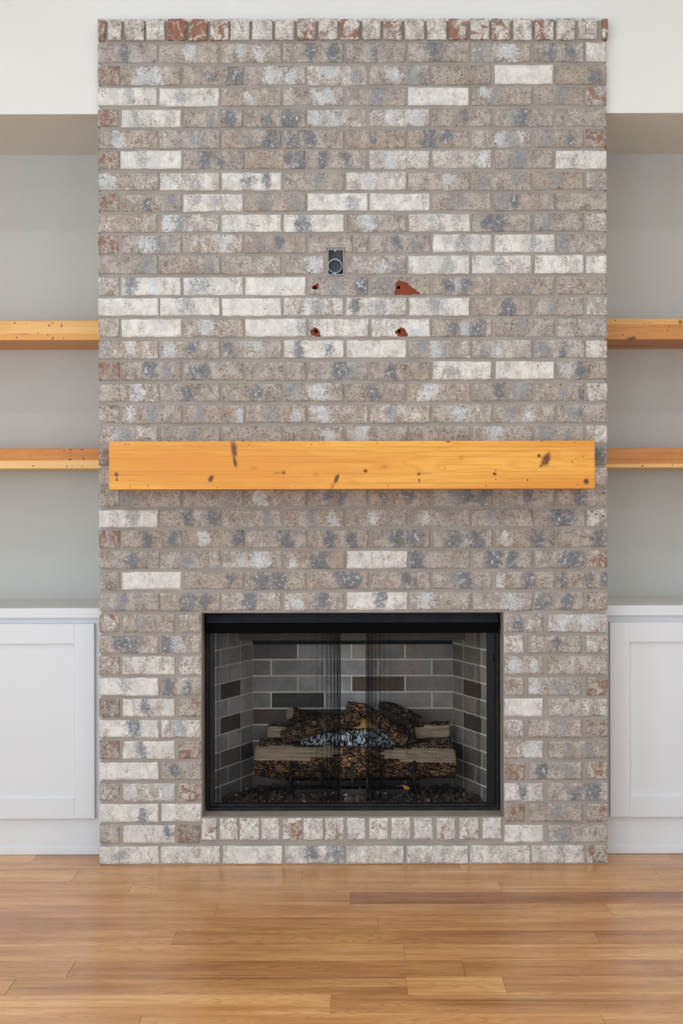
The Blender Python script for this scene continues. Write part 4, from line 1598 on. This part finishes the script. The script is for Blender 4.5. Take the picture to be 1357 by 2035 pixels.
# lava rock bed: uncountable
verts, faces = [], []
ico = bmesh.new()
bmesh.ops.create_icosphere(ico, subdivisions=1, radius=1)
ico.verts.ensure_lookup_table()
iv = [v.co.copy() for v in ico.verts]
ifc = [[v.index for v in f.verts] for f in ico.faces]
ico.free()
for k in range(1500):
    y = rl.uniform(0.142, 0.385)
    if rl.random() < 0.55:
        y = rl.uniform(0.142, 0.198)
    t = (y - FBY0) / (FBY1 - FBY0)
    xa = fx0 + (bx0 - fx0) * t + 0.014
    xb = fx1 + (bx1 - fx1) * t - 0.014
    x = rl.uniform(xa, xb)
    hgt = 0.006 + 0.026 * min(1, (y - 0.140) / 0.045)
    if y > 0.2:
        hgt = 0.026
    z = HZ + rl.uniform(0.003, hgt)
    r = rl.uniform(0.0055, 0.0115)
    R = Matrix.Rotation(rl.uniform(0, 6), 3, Vector((rl.random(), rl.random(), rl.random() + .01)).normalized())
    sc = Vector((rl.uniform(.7, 1.3), rl.uniform(.7, 1.2), rl.uniform(.6, 1.0)))
    i0 = len(verts)
    for v in iv:
        q = R @ Vector((v.x * sc.x, v.y * sc.y, v.z * sc.z)) * r * rl.uniform(.78, 1.22)
        verts.append((x + q.x, y + q.y, max(z + q.z, HZ + 0.0002)))
    for f in ifc:
        faces.append([i0 + a for a in f])
me = bpy.data.meshes.new('lava_rock_bed')
me.from_pydata(verts, [], faces)
me.update()
lava = link('lava_rock_bed', me, M_LAVA)
tag(lava, 'bed of brown and grey lava rock along the firebox floor', 'lava rock', None, 'stuff')

# ------------------------------------------------------------------ unseen recessed ceiling lights, added for overhead fill
nl = NT('fill_lamp_glow')
nl.out((1, 1, 1, 1), 0.5)
nl.b.inputs['Emission Color'].default_value = (1, 0.93, 0.84, 1)
nl.b.inputs['Emission Strength'].default_value = 4.0
for (x, y) in FILL_CANS:
    root = empty('added_downlight', (x, y, ROOM_Z))
    tag(root, 'added white recessed downlight for overhead fill, out of view in the ceiling, %s, %s' % (
        {-1.5: 'on the left', 0.0: 'on the middle line', 1.5: 'on the right'}[x],
        'nearer the fireplace' if y > -2 else 'farther from the fireplace'), 'added ceiling light', 'added overhead downlights')
    bm = bmesh.new()
    N = 24
    rg = []
    for rr, z in ((0.09, -0.0002), (0.09, -0.006), (0.07, -0.008), (0.07, -0.0002)):
        rg.append([bm.verts.new((rr * math.cos(2 * PI * k / N), rr * math.sin(2 * PI * k / N), z)) for k in range(N)])
    for a in range(4):
        b = (a + 1) % 4
        for k in range(N):
            bm.faces.new((rg[a][k], rg[a][(k + 1) % N], rg[b][(k + 1) % N], rg[b][k]))
    bmesh.ops.recalc_face_normals(bm, faces=bm.faces[:])
    mesh_obj('trim_ring', bm, M_TRIM, root)
    bm = bmesh.new()
    tube(bm, [(0, 0, -0.0004), (0, 0, -0.004)], 0.069, 24)
    mesh_obj('lens', bm, nl.m, root)
    l = bpy.data.lights.new('downlight', 'AREA')
    l.shape = 'DISK'; l.size = 0.13; l.energy = CAN_POWER; l.color = (0.92, 0.95, 1.0)
    lo = bpy.data.objects.new('downlight', l)
    COL.objects.link(lo)
    lo.parent = root
    lo.location = (0, 0, -0.012)

print('BRICKS', NB[0])
